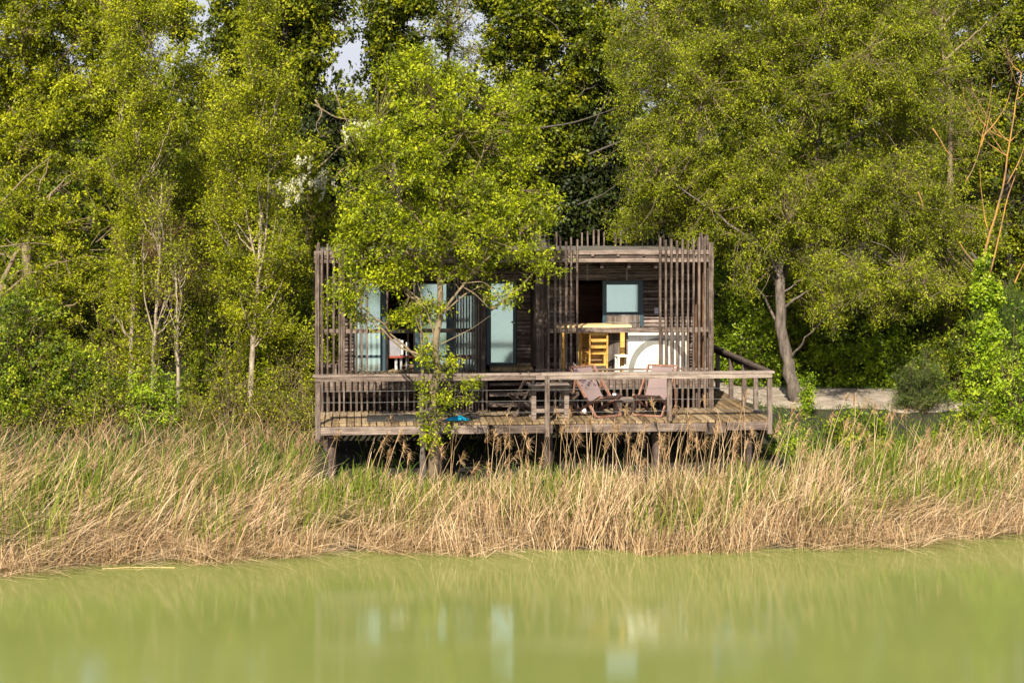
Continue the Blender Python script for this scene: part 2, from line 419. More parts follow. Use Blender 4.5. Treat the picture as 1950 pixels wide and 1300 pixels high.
for (a, b, dz) in ((608, 930, 0), (938, 1052, -.005), (1075, 1345, .0), (1384, 1463, .012)):
    mb.plank(PX(a, 0), PX(b, 0), -.045, -.012, ZD-.195+dz, ZD-.04+dz, 0, 10, .005)
mb.build('fascia_board', M['rail'], deck)
mb = MB()
mb.plank(PX(1346, 0), PX(1362, 0), -.05, .0, ZD-.25, ZD-.045, 2, 3, .004).plank(PX(1363.5, 0), PX(1381, 0), -.045, .0, ZD-.235, ZD-.045, 2, 3, .004)
mb.build('fascia_block', M['dark_v'], deck)
for (uu, vv) in [(a, b) for a in (.25, 2.3, 4.4, 6.5, 8.3) for b in (.35, 1.8)] + [(8.3, 3.8), (8.3, 5.7)]:
    x = X0 + uu*cT - vv*sT; y = Y0 + uu*sT + vv*cT
    MB().tube([(uu, vv, gz(x, y)-.3), (uu, vv, ZD-.2)], .08, 8).build('support_post', M['dark_v'], deck)
posts = [(PX(605.5, -.02), -.02), (PX(803, -.02), -.02), (PX(1042, -.06), -.06), (PX(1275, -.02), -.02), (u_end-.03, -.02)]
for i, (uu, vv) in enumerate(posts):
    MB().plank(uu-.045, uu+.045, vv-.045, vv+.045, ZD-(.27 if i != 3 else .0), ZD+.90, 2, 8, .003).build('railing_post', M['grey_v'], deck, .006)
for vv, th_ in ((1.15, .05), (2.25, .05), (3.55, .055), (5.0, .05)):
    MB().plank(u_end-.085, u_end-.0, vv-th_, vv+th_, ZD-.2, ZD+.85, 2, 8, .003).build('railing_post', M['dark_v'] if vv > 2 else M['grey_v'], deck, .006)  # farther posts darker: the cabin's shade put into their colour
MB().plank(u_end-.12, u_end+.02, 5.9, 6.06, ZD-.4, ZD+.93, 2, 8, .003).build('railing_post', M['dark_v'], deck, .006)  # end post coloured dark for the same shade
mb = MB()
mb.plank(-.1, 4.22, -.10, .05, ZD+.905, ZD+.945, 0, 14, .003).plank(4.225, u_end+.05, -.10, .05, ZD+.90, ZD+.945, 0, 14, .003)
mb.plank(-.06, 4.1, -.092, -.062, ZD+.82, ZD+.903, 0, 12, .003).plank(4.11, u_end-.0, -.092, -.062, ZD+.82, ZD+.898, 0, 12, .003)
mb.build('handrail', M['rail'], deck)
mb = MB()
mb.plank(u_end-.1, u_end+.04, .06, 6.1, ZD+.90, ZD+.945, 1, 10, .003).plank(u_end-.06, u_end-.03, .0, 6.0, ZD+.80, ZD+.898, 1, 10, .003)
mb.build('side_handrail', M['dark_v'], deck)  # dark timber colour stands for the cabin's shade on this rail
for hz in (.20, .42, .63):
    pts = []
    for i, (uu, vv) in enumerate(posts):
        pts.append((uu, vv-.0, ZD+hz))
        if i < len(posts)-1: un, vn = posts[i+1]; pts.append(((uu+un)/2, (vv+vn)/2, ZD+hz-.008))
    mb = MB().tube(pts, .0045, 5)
    mb.tube([(u_end-.04, .0, ZD+hz), (u_end-.04, 5.95, ZD+hz)], .0045, 5)
    mb.build('cable', M['steel'], deck)

# ------------------------------------------------------------------ the cabin
cab = empty('wooden_cabin', (X0, Y0, 0), 'dark weathered timber cabin wrapped in tall thin upright poles, with pale teal windows', 'cabin', rz=TH)
# floor platform and skirt
mb = MB()
uu = UL+.02
while uu < UR-.05:
    mb.plank(uu, uu+.13, VS+.1, VB-.1, ZF-.05, ZF+random.uniform(-.003,.003), 1, 3, .003); uu += .137
mb.build('floor', M['deck'], cab)
for (a, b) in ((UL+.02, PX(928, VS)), (PX(1046, VS), UR)):
    MB().plank(a, b, VS+.09, VS+.14, ZF-.27, ZF-.052, 0, 12, .004).build('floor_beam', M['grey_h'], cab)
mb = MB(); 
for (a, b) in ((UL+.02, PX(925, VS)), (PX(1046, VS), PX(1345, VS))):
    mb.plank(a, b, VS+.5, VS+.54, ZD+.23, ZD+.37, 0, 12, .004)
mb.build('skirt_board', M['grey_h'], cab)
mb = MB().box(UL+.05, UR-.05, VW+.4, VW+.5, .8, ZF-.06); mb.build('foundation_wall', M['dark_v'], cab)
# steps below the door
for k, (za, vv) in enumerate(((ZD+.16, 1.25+.35), (ZD+.34, 1.25+.62), (ZD+.52, 1.25+.9))):
    MB().plank(PX(932, vv), PX(1014, vv), vv, vv+.3, za-.05, za, 0, 5, .004).build('step', M['grey_h'], cab)
# roof
mb = MB().box(UL-.05, UR+.03, VS+.16, VB, 4.64, 4.78); mb.build('roof', M['roof'], cab)
mb = MB()
segs = [UL-.06, 2.55, 5.1, UR+.06]
for i in range(3):
    a, b = segs[i]+.004, segs[i+1]-.004
    mb.plank(a, b, VS+.06, VS+.10, zz(485.5, 4, VS), zz(478.5, 4, VS), 0, 9, .006)
    mb.plank(a, b, VS+.09, VS+.12, zz(491, 4, VS), zz(487.5, 4, VS), 0, 9, .006)
    mb.plank(a, b, VS+.05, VS+.11, zz(500, 4, VS), zz(492.5, 4, VS), 0, 9, .006)
mb.plank(UL-.05, UR+.05, VS+.125, VS+.155, zz(501, 4, VS), zz(477, 4, VS), 0, 9, .002)
for uu in np.arange(UL+.3, UR, .52): mb.box(uu, uu+.05, VS+.045, VS+.1, zz(487.5, 4, VS)-.012, zz(485.5, 4, VS)+.01)
mb.build('roof_fascia', M['grey_h'], cab)
mb = MB()
for uu in np.arange(UL+.2, UR-.1, .55): mb.box(uu, uu+.06, VS+.16, VB-.1, 4.5, 4.638)
mb.build('rafters', M['dark_v'], cab)

# rough plank walls with openings
def siding(mb, pa, pb, ya, yb, v=VW, pitch=.078, back=True, wob=.008):
    a, b = PX(pa, v), PX(pb, v); um = (a+b)/2
    z0, z1 = zz(yb, um, v), zz(ya, um, v)
    if back: mb.box(a, b, v+.03, v+.09, z0, z1)
    z = z0
    while z < z1-.02:
        h = min(pitch-.024+random.uniform(-.010,.008), z1-z)
        n = max(2, int((b-a)/.22))
        mb.plank(a+random.uniform(0,.006), b-random.uniform(0,.006), v-.01-random.uniform(0,.03), v+.029, z+.004, z+h, 0, n, wob)
        z += pitch
    return mb
ZT = 541
openings = [(675, 865, ZT, 707), (926, 983, 538, 694), (1095, 1222, 535, 703)]
sid = MB()
siding(sid, 604, 1352, 500, 534)                      # header all along
siding(sid, 648, 674, 535, 712); siding(sid, 866, 925, 535, 706)
siding(sid, 984, 1094, 535, 702)
siding(sid, 1223, 1345, 535, 706)
sid.build('wall', M['dark_h'], cab)
mb = MB()                                             # louvres hung below the eaves
for y in range(503, 535, 5):
    z = zz(y, 4, VS+.5)
    for (a, b) in ((UL+.6, 2.6), (2.62, 4.3), (4.75, 6.9)):
        mb.plank(a, b, VS+.52, VS+.56, z-.012, z, 0, 9, .003)
for px in (700, 740, 780, 850, 890, 980, 1118, 1156, 1193): mb.box(PX(px, VS+.5), PX(px, VS+.5)+.03, VS+.55, VS+.58, zz(535, 4, VS+.5), zz(501, 4, VS+.5))
mb.build('louvre', M['rail'], cab)
# log fins: two vertical walls of logs running back from the screen
def fin(pa, pb, ya, yb, v0, v1, mat, zb=None):
    mb = MB(); a, b = PX(pa, v0), PX(pb, v0); n = max(2, int((b-a)/.07))
    z0 = zb if zb is not None else zz(yb, a, v0); z1 = zz(ya, a, v0)
    for i in range(n):
        x = a + (b-a)*(i+.5)/n
        mb.plank(x-(b-a)/n*.46, x+(b-a)/n*.46, v0+random.uniform(0,.03), v0+.1, z0, z1, 2, 16, .007)
    mb.box(a+.01, b-.01, v0+.1, v1, z0+.01, z1-.01)
    return mb.build('log_fin', mat, cab)
fin(1021, 1045, 500, 703, VS+.17, VW-.03, M['dark_v'])
fin(915, 925, 500, 712, VS+.17, VW-.03, M['dark_v'])
# side walls
mb = MB()
for i in range(int((VB-VS-.2)/.12)):
    v = VS+.2+i*.12
    mb.plank(UR-.05+random.uniform(-.012,.012), UR, v, v+.112, ZF-.1 if v < VW else .9, 4.62, 2, 10, .005)
mb.build('side_wall', M['brown_v'], cab)
mb = MB()
mb.box(PX(655, VW)-.1, PX(655, VW)-.03, VW+.02, VB-.1, ZF-.1, 4.62); mb.build('side_wall', M['dark_v'], cab)
mb = MB()
for k in range(20):
    z = ZF + k*.115
    mb.plank(PX(655, VW), UR-.06, VB-.35, VB-.3, z+.002, z+.113, 0, 3, .0)
mb.build('back_wall', M['red_h'], cab)
mb = MB().box(PX(1060, VW), PX(1060, VW)+.08, VW+.1, VB-.36, ZF, 4.5).box(PX(900, VW), PX(900, VW)+.08, VW+.1, VB-.36, ZF, 4.5)
mb.build('partition', M['red_h'], cab)
# inner red-brown boarding just behind the open doorway
mb = MB()
for k in range(14):
    z = ZF + k*.12; mb.plank(PX(1062, VW+1.6), PX(1150, VW+1.6), VW+1.6, VW+1.63, z, z+.116, 0, 3, .001)
mb.build('room_panel', M['red_h'], cab)

def frame_window(name, pa, pb, ya, yb, fr=4, v=VW-.02, rails=(), label=None, fl=None, frr=None, frt=None, frb=None, pane_mat='blind'):
    fl = fr if fl is None else fl; frr = fr if frr is None else frr; frt = fr if frt is None else frt; frb = fr if frb is None else frb
    um = PX((pa+pb)/2, v)
    w_ = MB(); a, b = PX(pa, v), PX(pb, v); z0, z1 = zz(yb, um, v), zz(ya, um, v)
    ai, bi = PX(pa+fl, v), PX(pb-frr, v); zi0, zi1 = zz(yb-frb, um, v), zz(ya+frt, um, v)
    w_.box(a, ai, v-.03, v+.05, z0, z1).box(bi, b, v-.03, v+.05, z0, z1)
    w_.box(ai, bi, v-.028, v+.05, z0, zi0).box(ai, bi, v-.028, v+.05, zi1, z1)
    for (ra, rb) in rails: w_.box(ai, bi, v-.02, v+.04, zz(rb, um, v), zz(ra, um, v))
    o = w_.build(name, M['blue_frame'], cab, .004)
    if label: o['label'] = label
    MB().box(ai-.005, bi+.005, v+.01, v+.02, zi0-.005, zi1+.005).build('pane', M[pane_mat], o)
    return o
frame_window('window', 674, 735, 538, 707, 1.5, rails=((676, 681),), frr=11, label='left window with pale teal panes')
frame_window('window', 790, 865, 538, 707, 3, rails=((677, 681),), frr=15, fl=10, frb=5, label='window behind the tree trunk')
frame_window('window', 866, 914, 560, 706, 3, v=VW-.05, rails=((676, 684),), label='narrow window behind close-set bars')
frame_window('door', 926, 983, 535, 694, 6, fl=9, frr=6, frt=5, frb=4, label='narrow teal glazed door')
d_ = MB().tube([(PX(979, VW), VW-.13, zz(614, 3, VW)), (PX(979, VW), VW-.05, zz(614, 3, VW))], .012, 6)
d_.tube([(PX(979.5, VW), VW-.13, zz(614, 3, VW)), (PX(974, VW), VW-.135, zz(614.5, 3, VW))], .013, 6)
dr = [o for o in cab.children if o.name.startswith('door')][0]
d_.build('handle', M['white'], dr)
frame_window('window', 1147, 1225, 534, 600, 6, v=VW-.03, fl=8, frr=10, frt=8, frb=6, label='square teal window beside the open doorway')
mb = MB()                                             # lower jambs of that frame run to the floor
mb.box(PX(1147, VW), PX(1155, VW), VW-.06, VW+.02, ZF, zz(600, 6, VW)).box(PX(1215, VW), PX(1225, VW), VW-.06, VW+.02, ZF, zz(600, 6, VW))
mb.build('jamb', M['blue_frame'], cab, .004)
siding(MB(), 1156, 1214, 601, 703, VW, .07).build('lower_wall', M['dark_h'], cab)
# door sill and the strips below
MB().plank(PX(930, VW), PX(1012, VW), VW-.55, VW-.05, ZF+.02, ZF+.1, 0, 5, .003).build('door_step', M['deck'], cab)
MB().plank(PX(672, VW), PX(866, VW), VW-.2, VW-.06, zz(711, 2, VW), zz(707.5, 2, VW), 0, 5, .002).build('sill', M['white_wood'], cab)
# big opening between the left windows: grey blind, red sill, sofa dark, white curtains
v = VW+.1
MB().box(PX(735, v), PX(762, v), v, v+.02, zz(677, 2, v), zz(645, 2, v)).build('roller_blind', M['grey_cloth'], cab)
MB().box(PX(734, v), PX(788, v), v-.03, v+.03, zz(681, 2, v), zz(677, 2, v)).build('transom', M['red'], cab)
mb = MB()
for (a, b, y0, y1) in ((752, 757, 682, 706), (761, 768, 648, 676), (773, 779, 652, 704), (762, 766, 682, 706)):
    x0_, x1_ = PX(a, v), PX(b, v); n = 6
    for i in range(n):
        t0 = x0_ + (x1_-x0_)*i/n; t1 = x0_+(x1_-x0_)*(i+1)/n; dy = .02*(i % 2)
        mb.box(t0, t1, v+.05+dy, v+.055+dy, zz(y1, 2, v), zz(y0, 2, v))
mb.build('curtain', M['curtain'], cab)
# small pale notice
MB().box(PX(1246, VW-.05), PX(1254, VW-.05), VW-.06, VW-.05, zz(597, 6, VW), zz(586, 6, VW)).build('notice', plain('pale_lilac_paper', (.5,.48,.58), .6), cab)
# lit boarding at the right end of the veranda, below the handrail
siding(MB(), 1300, 1338, 655, 706, VW-.25, .06).build('low_boarding', M['grey_h'], cab)

# pole screen: corner posts, veranda handrail, bars
def post(pa, pb, y0, zb, v=VS, mat='grey_v'):
    a, b = PX(pa, v), PX(pb, v)
    MB().plank(a, b, v-.0, v+.11, zb, zz(y0, a, v), 2, 18, .005).build('corner_post', M[mat], cab)
post(600, 608, 480, ZD-.6); post(1350.5, 1359, 462, ZD-.3); post(648, 653, 470, ZF-.02, VS+.02)
MB().plank(UL+.1, PX(912, VS), VS+.055, VS+.09, zz(634, 2, VS), zz(626, 2, VS), 0, 14, .004).build('veranda_rail', M['grey_h'], cab)
MB().plank(PX(1046, VS), PX(1350, VS), VS+.055, VS+.09, zz(633, 6, VS), zz(624, 6, VS), 0, 14, .004).build('veranda_rail', M['grey_h'], cab)
MB().plank(PX(1020, VS), PX(1350, VS), VS+.056, VS+.1, zz(706, 6, VS), zz(702, 6, VS), 0, 14, .003).build('veranda_rail', M['grey_h'], cab)
MB().plank(PX(866, VS), PX(912, VS), VS+.055, VS+.09, zz(684, 3, VS), zz(676, 3, VS), 0, 5, .004).build('veranda_rail', M['dark_h'], cab)
def bars(name, pxs, y0, zb, v=VS, wpx=3.6, mat='grey_v', ztop=None, jt=3):
    mb = MB()
    for px in pxs:
        px += random.uniform(-.5, .5); wd = wpx*random.uniform(.8, 1.15)/F*37/2
        a = PX(px, v); zt = (ztop if ztop else zz(y0, a, v)) + random.uniform(-jt, jt)*.011
        o = MB().plank(a-wd, a+wd, v-.02, v+.045, zb, zt, 2, 14, .0028).build(name, M[mat], cab)
bars('pole', [613, 624, 635, 646, 655, 668, 678.5, 689, 699.5], 468, ZD-.03, jt=8)
bars('pole', [737, 777, 789], 468, ZD-.03, wpx=3.4, jt=8)
bars('pole', [866.5, 872, 877.6, 883, 888.5, 893.7, 899.6, 905.5, 911], 470, ZD-.03, wpx=2.6, jt=4)
bars('pole', [1045, 1057, 1067, 1078, 1088, 1099], 455, ZD-.03, jt=6)
bars('pole', [1257, 1268, 1278.5, 1289, 1300, 1310, 1321, 1331.5, 1342], 454, ZD-.03, jt=4)
ZLOW = ZF-.02
bars('skirt_bar', list(np.arange(712, 735, 11.6))+list(np.arange(748, 775, 11.6))+list(np.arange(800, 862, 11.6))+[919, 927], 0, ZD-.03, ztop=ZLOW, jt=1)
bars('skirt_bar', list(np.arange(1110, 1250, 12.0)), 0, ZD-.03, ztop=ZLOW, jt=1)
bars('back_pole', [1108, 1119, 1130.6, 1139.6, 1150, 1171.6, 1181.7, 1192, 1211, 1223, 1233, 1244, 1255, 1264, 1276, 1287, 1298, 1308, 1319, 1330, 700, 712, 723, 745, 760, 781, 870, 893, 940, 965, 990, 1012, 1060], 440, 4.6, v=VB-.05, wpx=3.6, jt=4)
# side poles at the left and right returns
mb = MB()
for i in range(9):
    v = VS+.25+i*.13
    MB().plank(UR+.0, UR+.04, v-.03, v+.03, ZD, 5.1+random.uniform(-.15,.1), 2, 12, .003).build('side_pole', M['grey_v'], cab)

mb = MB()
for i in range(12):
    v = VS+.3+i*.16
    MB().plank(UL-.02, UL+.03, v-.03, v+.03, ZD, 4.9+random.uniform(-.15,.1), 2, 12, .003).build('side_pole', M['grey_v'], cab)

for (uu, vv) in ((UL+.2, VS+.3), (UL+.2, VW), (2, VS+.3), (4, VS+.3), (6, VS+.3), (UR-.2, VS+.3), (UR-.15, VB-.3), (UL+.3, VB-.3)):
    MB().tube([(uu, vv, .2), (uu, vv, ZF-.28)], .09, 8).build('stilt', M['dark_v'], cab)

# ------------------------------------------------------------------ furniture on the veranda and the deck
def at(px, v, z): 
    u = PX(px, v); return (X0 + u*cT - v*sT, Y0 + u*sT + v*cT, z)
def m2(px0, px1, v): return abs(PX(px1, v) - PX(px0, v))
# long pine table on the veranda
v = 2.75
t = empty('veranda_table', at(1127, v, ZF), 'long pale pine table standing behind the veranda rail', 'table', rz=TH)
L = m2(1055, 1198, v); zt = zz(617.5, 6, v)-ZF
MB().plank(-L/2, L/2, -.33, -.02, zt-.045, zt, 0, 6, .002).plank(-L/2, L/2-.01, -.015, .33, zt-.045, zt, 0, 6, .002).build('tabletop', M['pine'], t, .004)
for sx in (-1, 1):
    for sy in (-1, 1):
        MB().box(sx*(L/2-.18)-.045, sx*(L/2-.18)+.045, sy*.24-.04, sy*.24+.04, 0, zt-.047).build('leg', M['yellow'], t, .004)
MB().box(-L/2+.24, L/2-.24, -.26, -.23, zt-.15, zt-.048).build('apron', M['brown_v'], t)
# yellow cabinet
v = 3.0
c_ = empty('pine_cabinet', at(1129, v, ZF), 'yellow pine cabinet with an open dark front below the table', 'cabinet', rz=TH)
wd = m2(1095, 1152, v); hh = zz(632, 6, v)-ZF
mb = MB().box(-wd/2, -wd/2+.09, 0, .3, .1, hh).box(wd/2-.09, wd/2, 0, .3, .1, hh).box(-wd/2+.09, wd/2-.09, .28, .3, .1, hh).box(-wd/2+.09, wd/2-.09, 0, .28, .1, .14)
mb.build('carcass', M['yellow'], c_, .003)
MB().box(-.02, wd/2-.093, -.02, .0, .46, hh+.02).build('door', M['yellow'], c_, .003)
MB().tube([(.21, -.02, hh-.13), (.21, -.045, hh-.13)], .014, 8).build('knob', M['black'], c_)
for z_ in (.2, .44): MB().box(-wd/2+.1, wd/2-.1, .03, .27, z_, z_+.016).build('shelf', M['brown_v'], c_)
MB().plank(-wd/2-.03, wd/2+.08, -.05, .33, 0, .095, 0, 3, .001).build('plinth', M['white_wood'], c_)
# yellow chair
def wood_chair(name, mat, label, loc, rz, hb=.88, hs=.45, wd=.4):
    r = empty(name, loc, label, 'chair', rz=rz)
    MB().box(-wd/2, wd/2, -.2, .2, hs-.03, hs).build('seat', M[mat], r, .006)
    for sx in (-1, 1):
        MB().bar((sx*(wd/2-.02), -.19, 0), (sx*(wd/2-.02), -.18, hs-.032), .032).build('leg', M[mat], r)
        MB().bar((sx*(wd/2-.02), .215, 0), (sx*(wd/2-.02), .26, hb), .032).build('leg', M[mat], r)
    mb = MB()
    for z in (.55, .68, .81): mb.box(-wd/2+.04, wd/2-.04, .235, .25, z, z+.06)
    mb.build('backrest', M[mat], r)
    for y_ in (-.19, .2): MB().box(-wd/2+.04, wd/2-.04, y_, y_+.02, .2, .23).build('stretcher', M[mat], r)
    return r
wood_chair('pine_chair', 'yellow', 'yellow pine chair in front of the open cabinet', at(1135, 2.25, ZF), TH+R(184))
# stool
v = 2.3
s_ = empty('wooden_stool', at(1184, v, ZF), 'small square wooden stool left of the white board', 'stool', rz=TH+R(8))
MB().box(-.12, .12, -.12, .12, .35, .385).build('seat', M['white_wood'], s_, .005)
for sx in (-1, 1):
    for sy in (-1, 1): MB().box(sx*.095-.02, sx*.095+.02, sy*.095-.02, sy*.095+.02, 0, .348).build('leg', M['white_wood'], s_)
for y_ in (-.105, .085): MB().box(-.074, .074, y_, y_+.02, .12, .15).build('stretcher', M['white_wood'], s_)
# tub of staves behind the rail
v = 2.95
tb = empty('wooden_tub', at(1187, v, ZF), 'round grey wooden tub standing under the square window', 'tub', rz=TH)
rr = m2(1157, 1217, v)/2; hh = zz(597, 6, v)-ZF-.04
mb = MB(); ns = 26
for k in range(ns):
    t0 = 2*math.pi*k/ns; 
    x, y = rr*math.cos(t0), rr*math.sin(t0)*.6
    mb.box(x-.042, x+.042, y-.014, y+.014, 0, hh+random.uniform(-.004,.004), rz=t0+math.pi/2)
mb.build('staves', M['tub'], tb)
for z in (.16, hh*.55, hh-.13):
    mb = MB(); mb.tube([( (rr+.02)*math.cos(a), (rr*.6+.02)*math.sin(a), z) for a in np.linspace(0, 2*math.pi, 33)], .01, 5, False); mb.build('hoop', M['steel'], tb)
mb = MB().lathe((0, 0, hh-.12), [(0, 0), (rr*.6-.02, 0)], 24); mb.build('water_surface', M['black'], tb)
# white board; the arched shadow across it is built as a raised grey band
v = 2.15
ab = empty('white_board', at(1252, v, ZF), 'white boarded panel with a wide arched shadow across it, modelled as a grey band', 'panel', rz=TH)
a, b = -m2(1196, 1252, v), m2(1252, 1308, v); zt = zz(634, 6, v)-ZF; zb = .02
mb = MB(); n = 8
for i in range(n):
    mb.box(a+(b-a)*i/n+.003, a+(b-a)*(i+1)/n-.003, 0, .03, zb, zt)
mb.build('boards', M['white_wood'], ab)
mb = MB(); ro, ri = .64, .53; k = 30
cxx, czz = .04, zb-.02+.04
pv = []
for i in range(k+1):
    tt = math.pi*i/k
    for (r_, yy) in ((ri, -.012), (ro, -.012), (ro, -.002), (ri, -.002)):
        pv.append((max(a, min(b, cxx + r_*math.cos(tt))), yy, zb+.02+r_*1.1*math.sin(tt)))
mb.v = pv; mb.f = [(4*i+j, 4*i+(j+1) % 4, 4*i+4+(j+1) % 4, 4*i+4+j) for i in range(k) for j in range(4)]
mb.build('arch_shadow', M['arch_shadow_grey'], ab)  # shadow shape given as thin grey geometry on the boards
MB().box(a, b, -.03, .0, zb-.02, zb+.018).build('base_strip', M['white_wood'], ab)
# bench at the left end of the veranda
v = 2.3
bn = empty('veranda_bench', at(625, v, ZF), 'rough plank bench in the left corner of the veranda', 'bench', rz=TH)
MB().plank(-.2, .2, -.15, .15, .2, .25, 0, 3, .003).build('seat', M['grey_h'], bn)
for sx in (-1, 1): MB().box(sx*.15-.02, sx*.15+.02, -.13, .13, 0, .198).build('leg', M['grey_v'], bn)

# folding table on the deck
v = .62
ft = empty('deck_table', at(1045, v, ZD), 'square weathered slatted table behind a railing post on the deck', 'table', rz=TH)
wd = m2(1008, 1082, v); zt = .66
mb = MB()
for i in range(7): mb.plank(-wd/2-.02, wd/2+.02, -.3+i*.088, -.3+i*.088+.076, zt-.03, zt, 0, 4, .002)
mb.build('tabletop', M['rail'], ft)
for sx in (-1, 1):
    for sy in (-1, 1): MB().plank(sx*(wd/2-.06)-.045, sx*(wd/2-.06)+.045, sy*.25-.035, sy*.25+.035, 0, zt-.032, 2, 4, .002).build('leg', M['rail'], ft)
for y_ in (-.27, .23): MB().plank(-wd/2+.107, wd/2-.107, y_, y_+.04, .14, .21, 0, 3, .002).build('stretcher', M['rail'], ft)
MB().plank(-wd/2+.107, wd/2-.107, -.28, -.25, zt-.11, zt-.032, 0, 3, .002).build('apron', M['grey_h'], ft)
# folding chairs, side on, either side of the table
def fold_chair(label, px, v, rz, mat):
    r = empty('folding_chair', at(px, v, ZD), label, 'folding chair', 'folding chairs beside the slatted table', rz)
    mb = MB()
    for i in range(5): mb.box(-.19, .19, -.2+i*.085, -.2+i*.085+.065, .43, .447)
    mb.build('seat', M[mat], r)
    for sx in (-1, 1):
        MB().bar((sx*.205, -.24, 0), (sx*.205, .26, .84), .03, .04).build('leg', M[mat], r)
        MB().bar((sx*.18, .26, 0), (sx*.18, -.2, .43), .03, .04).build('leg', M[mat], r)
    mb = MB()
    for z in (.62, .70, .78): mb.box(-.185, .185, .13+(z-.62)*.6, .145+(z-.62)*.6, z, z+.055)
    mb.build('backrest', M[mat], r)
    return r
fold_chair('dark folding chair on the left of the slatted table', 992, .95, TH+R(-72), 'dark_v')
fold_chair('dark folding chair between the slatted table and the left sling chair', 1084, 1.15, TH+R(80), 'dark_v')
# sling deck chairs
def sling_chair(label, px, v, rz):
    r = empty('sling_chair', at(px, v, ZD), label, 'deck chair', 'mauve sling chairs on the deck', rz)
    for sx in (-1, 1):
        MB().bar((sx*.30, .46, .93), (sx*.30, -.42, .02), .03, .05).build('back_rail', M['chair_wood'], r)
        MB().bar((sx*.265, -.50, .42), (sx*.265, .36, .02), .03, .05).build('seat_rail', M['chair_wood'], r)
        MB().bar((sx*.335, .22, .70), (sx*.30, .40, .03), .022, .035).build('prop', M['chair_wood'], r)
    MB().bar((-.30, .455, .925), (.30, .455, .925), .035).bar((-.30, -.42, .03), (.30, -.42, .03), .035).bar((-.265, -.50, .415), (.265, -.50, .415), .035).bar((-.265, .36, .03), (.265, .36, .03), .03).build('crossbar', M['chair_wood'], r)
    prof = [(.475, .945), (.43, .90), (.33, .74), (.22, .56), (.10, .40), (-.02, .31), (-.14, .285), (-.27, .315), (-.40, .37), (-.50, .435), (-.52, .41)]
    mb = MB(); n = 8; th = .004
    for side in (0, 1):
        for (y, z) in prof:
            for i in range(n+1):
                t_ = 2*i/n-1; sag = .018*(1-t_*t_) * (1 if .9 > z > .3 else .3)
                mb.v.append((t_*.225, y - (th if side else 0), z - sag - (th if side else 0)))
    K = len(prof)*(n+1)
    for s_ in (0, 1):
        for j in range(len(prof)-1):
            for i in range(n):
                q = (j*(n+1)+i, j*(n+1)+i+1, (j+1)*(n+1)+i+1, (j+1)*(n+1)+i)
                mb.f.append(tuple(x+s_*K for x in (q if s_ == 0 else q[::-1])))
    mb.build('sling', M['sling'], r, smooth=True)
    return r
sling_chair('mauve sling deck chair facing right, left of the small side table', 1134, .95, TH+R(30))
sling_chair('mauve sling deck chair facing left, right of the small side table', 1247, 1.0, TH-R(30))
v = 1.0
stb = empty('side_table', at(1186.5, v, ZD), 'low slatted wooden side table between the two sling chairs', 'table', rz=TH)
wd = m2(1168, 1205, v)
mb = MB()
for i in range(5): mb.box(-wd/2, wd/2, -.17+i*.07, -.17+i*.07+.06, .31, .335)
mb.build('tabletop', M['rail'], stb)
for sx in (-1, 1):
    for sy in (-1, 1): MB().box(sx*(wd/2-.035)-.018, sx*(wd/2-.035)+.018, sy*.14-.018, sy*.14+.018, 0, .308).build('leg', M['rail'], stb)
MB().box(-wd/2+.054, wd/2-.054, -.155, -.135, .25, .308).build('apron', M['rail'], stb)
cup = MB().lathe((0,0,0), [(0,0),(.028,0),(.038,.06),(.04,.085),(.036,.085),(.033,.012),(0,.012)], 16).build('cup', M['white'], smooth=True)
cup.location = at(1170, v-.02, ZD+.336); tag(cup, 'small white cup on the left corner of the low side table', 'cup')
pot = MB().lathe((0,0,0), [(0,0),(.035,0),(.05,.03),(.052,.075),(.03,.11),(.018,.115),(.018,.14),(0,.14)], 16).build('bottle', M['white'], smooth=True)
pot.location = at(1113, 1.25, ZD+.006); tag(pot, 'small white bottle on the deck under the left sling chair', 'bottle')
# turquoise cloth
mb = MB(); nx, ny = 18, 10
for j in range(ny+1):
    for i in range(nx+1):
        x = -.24+.48*i/nx; y = -.15+.3*j/ny
        e = max(0, 1-(abs(x)/.24)**2)*max(0, 1-(abs(y)/.15)**2)
        hgt = .10*e*(.6+.5*noise.noise(Vector((x*7, y*7, 3)))) + .02*abs(noise.noise(Vector((x*18, y*18, 1))))
        mb.v.append((x*(1+.15*noise.noise(Vector((x*3, y*5, 7)))), y*(1-.5*abs(x)/.24), .008+hgt))
for j in range(ny):
    for i in range(nx): a_ = j*(nx+1)+i; mb.f.append((a_, a_+1, a_+nx+2, a_+nx+1))
cl = mb.build('cloth', M['teal_cloth'], smooth=True); cl.location = at(872, .42, ZD+.004); cl.rotation_euler = (0,0,TH)
sm = cl.modifiers.new('thick', 'SOLIDIFY'); sm.thickness = .006
tag(cl, 'crumpled turquoise cloth lying on the deck right of the tree trunk', 'cloth')
mt = MB().plank(-.52, .52, -.3, .3, .0, .05, 0, 10, .008).build('folded_mat', M['black'])
mt.location = at(750, .62, ZD+.006); mt.rotation_euler = (0, 0, TH); tag(mt, 'long dark mat lying on the left half of the deck', 'mat')
mt = MB().plank(-.15, .15, -.2, .2, .0, .03, 0, 4, .006).build('small_mat', M['black'])
mt.location = at(899, .75, ZD+.006); mt.rotation_euler = (0, 0, TH); tag(mt, 'small black mat just right of the turquoise cloth', 'mat')

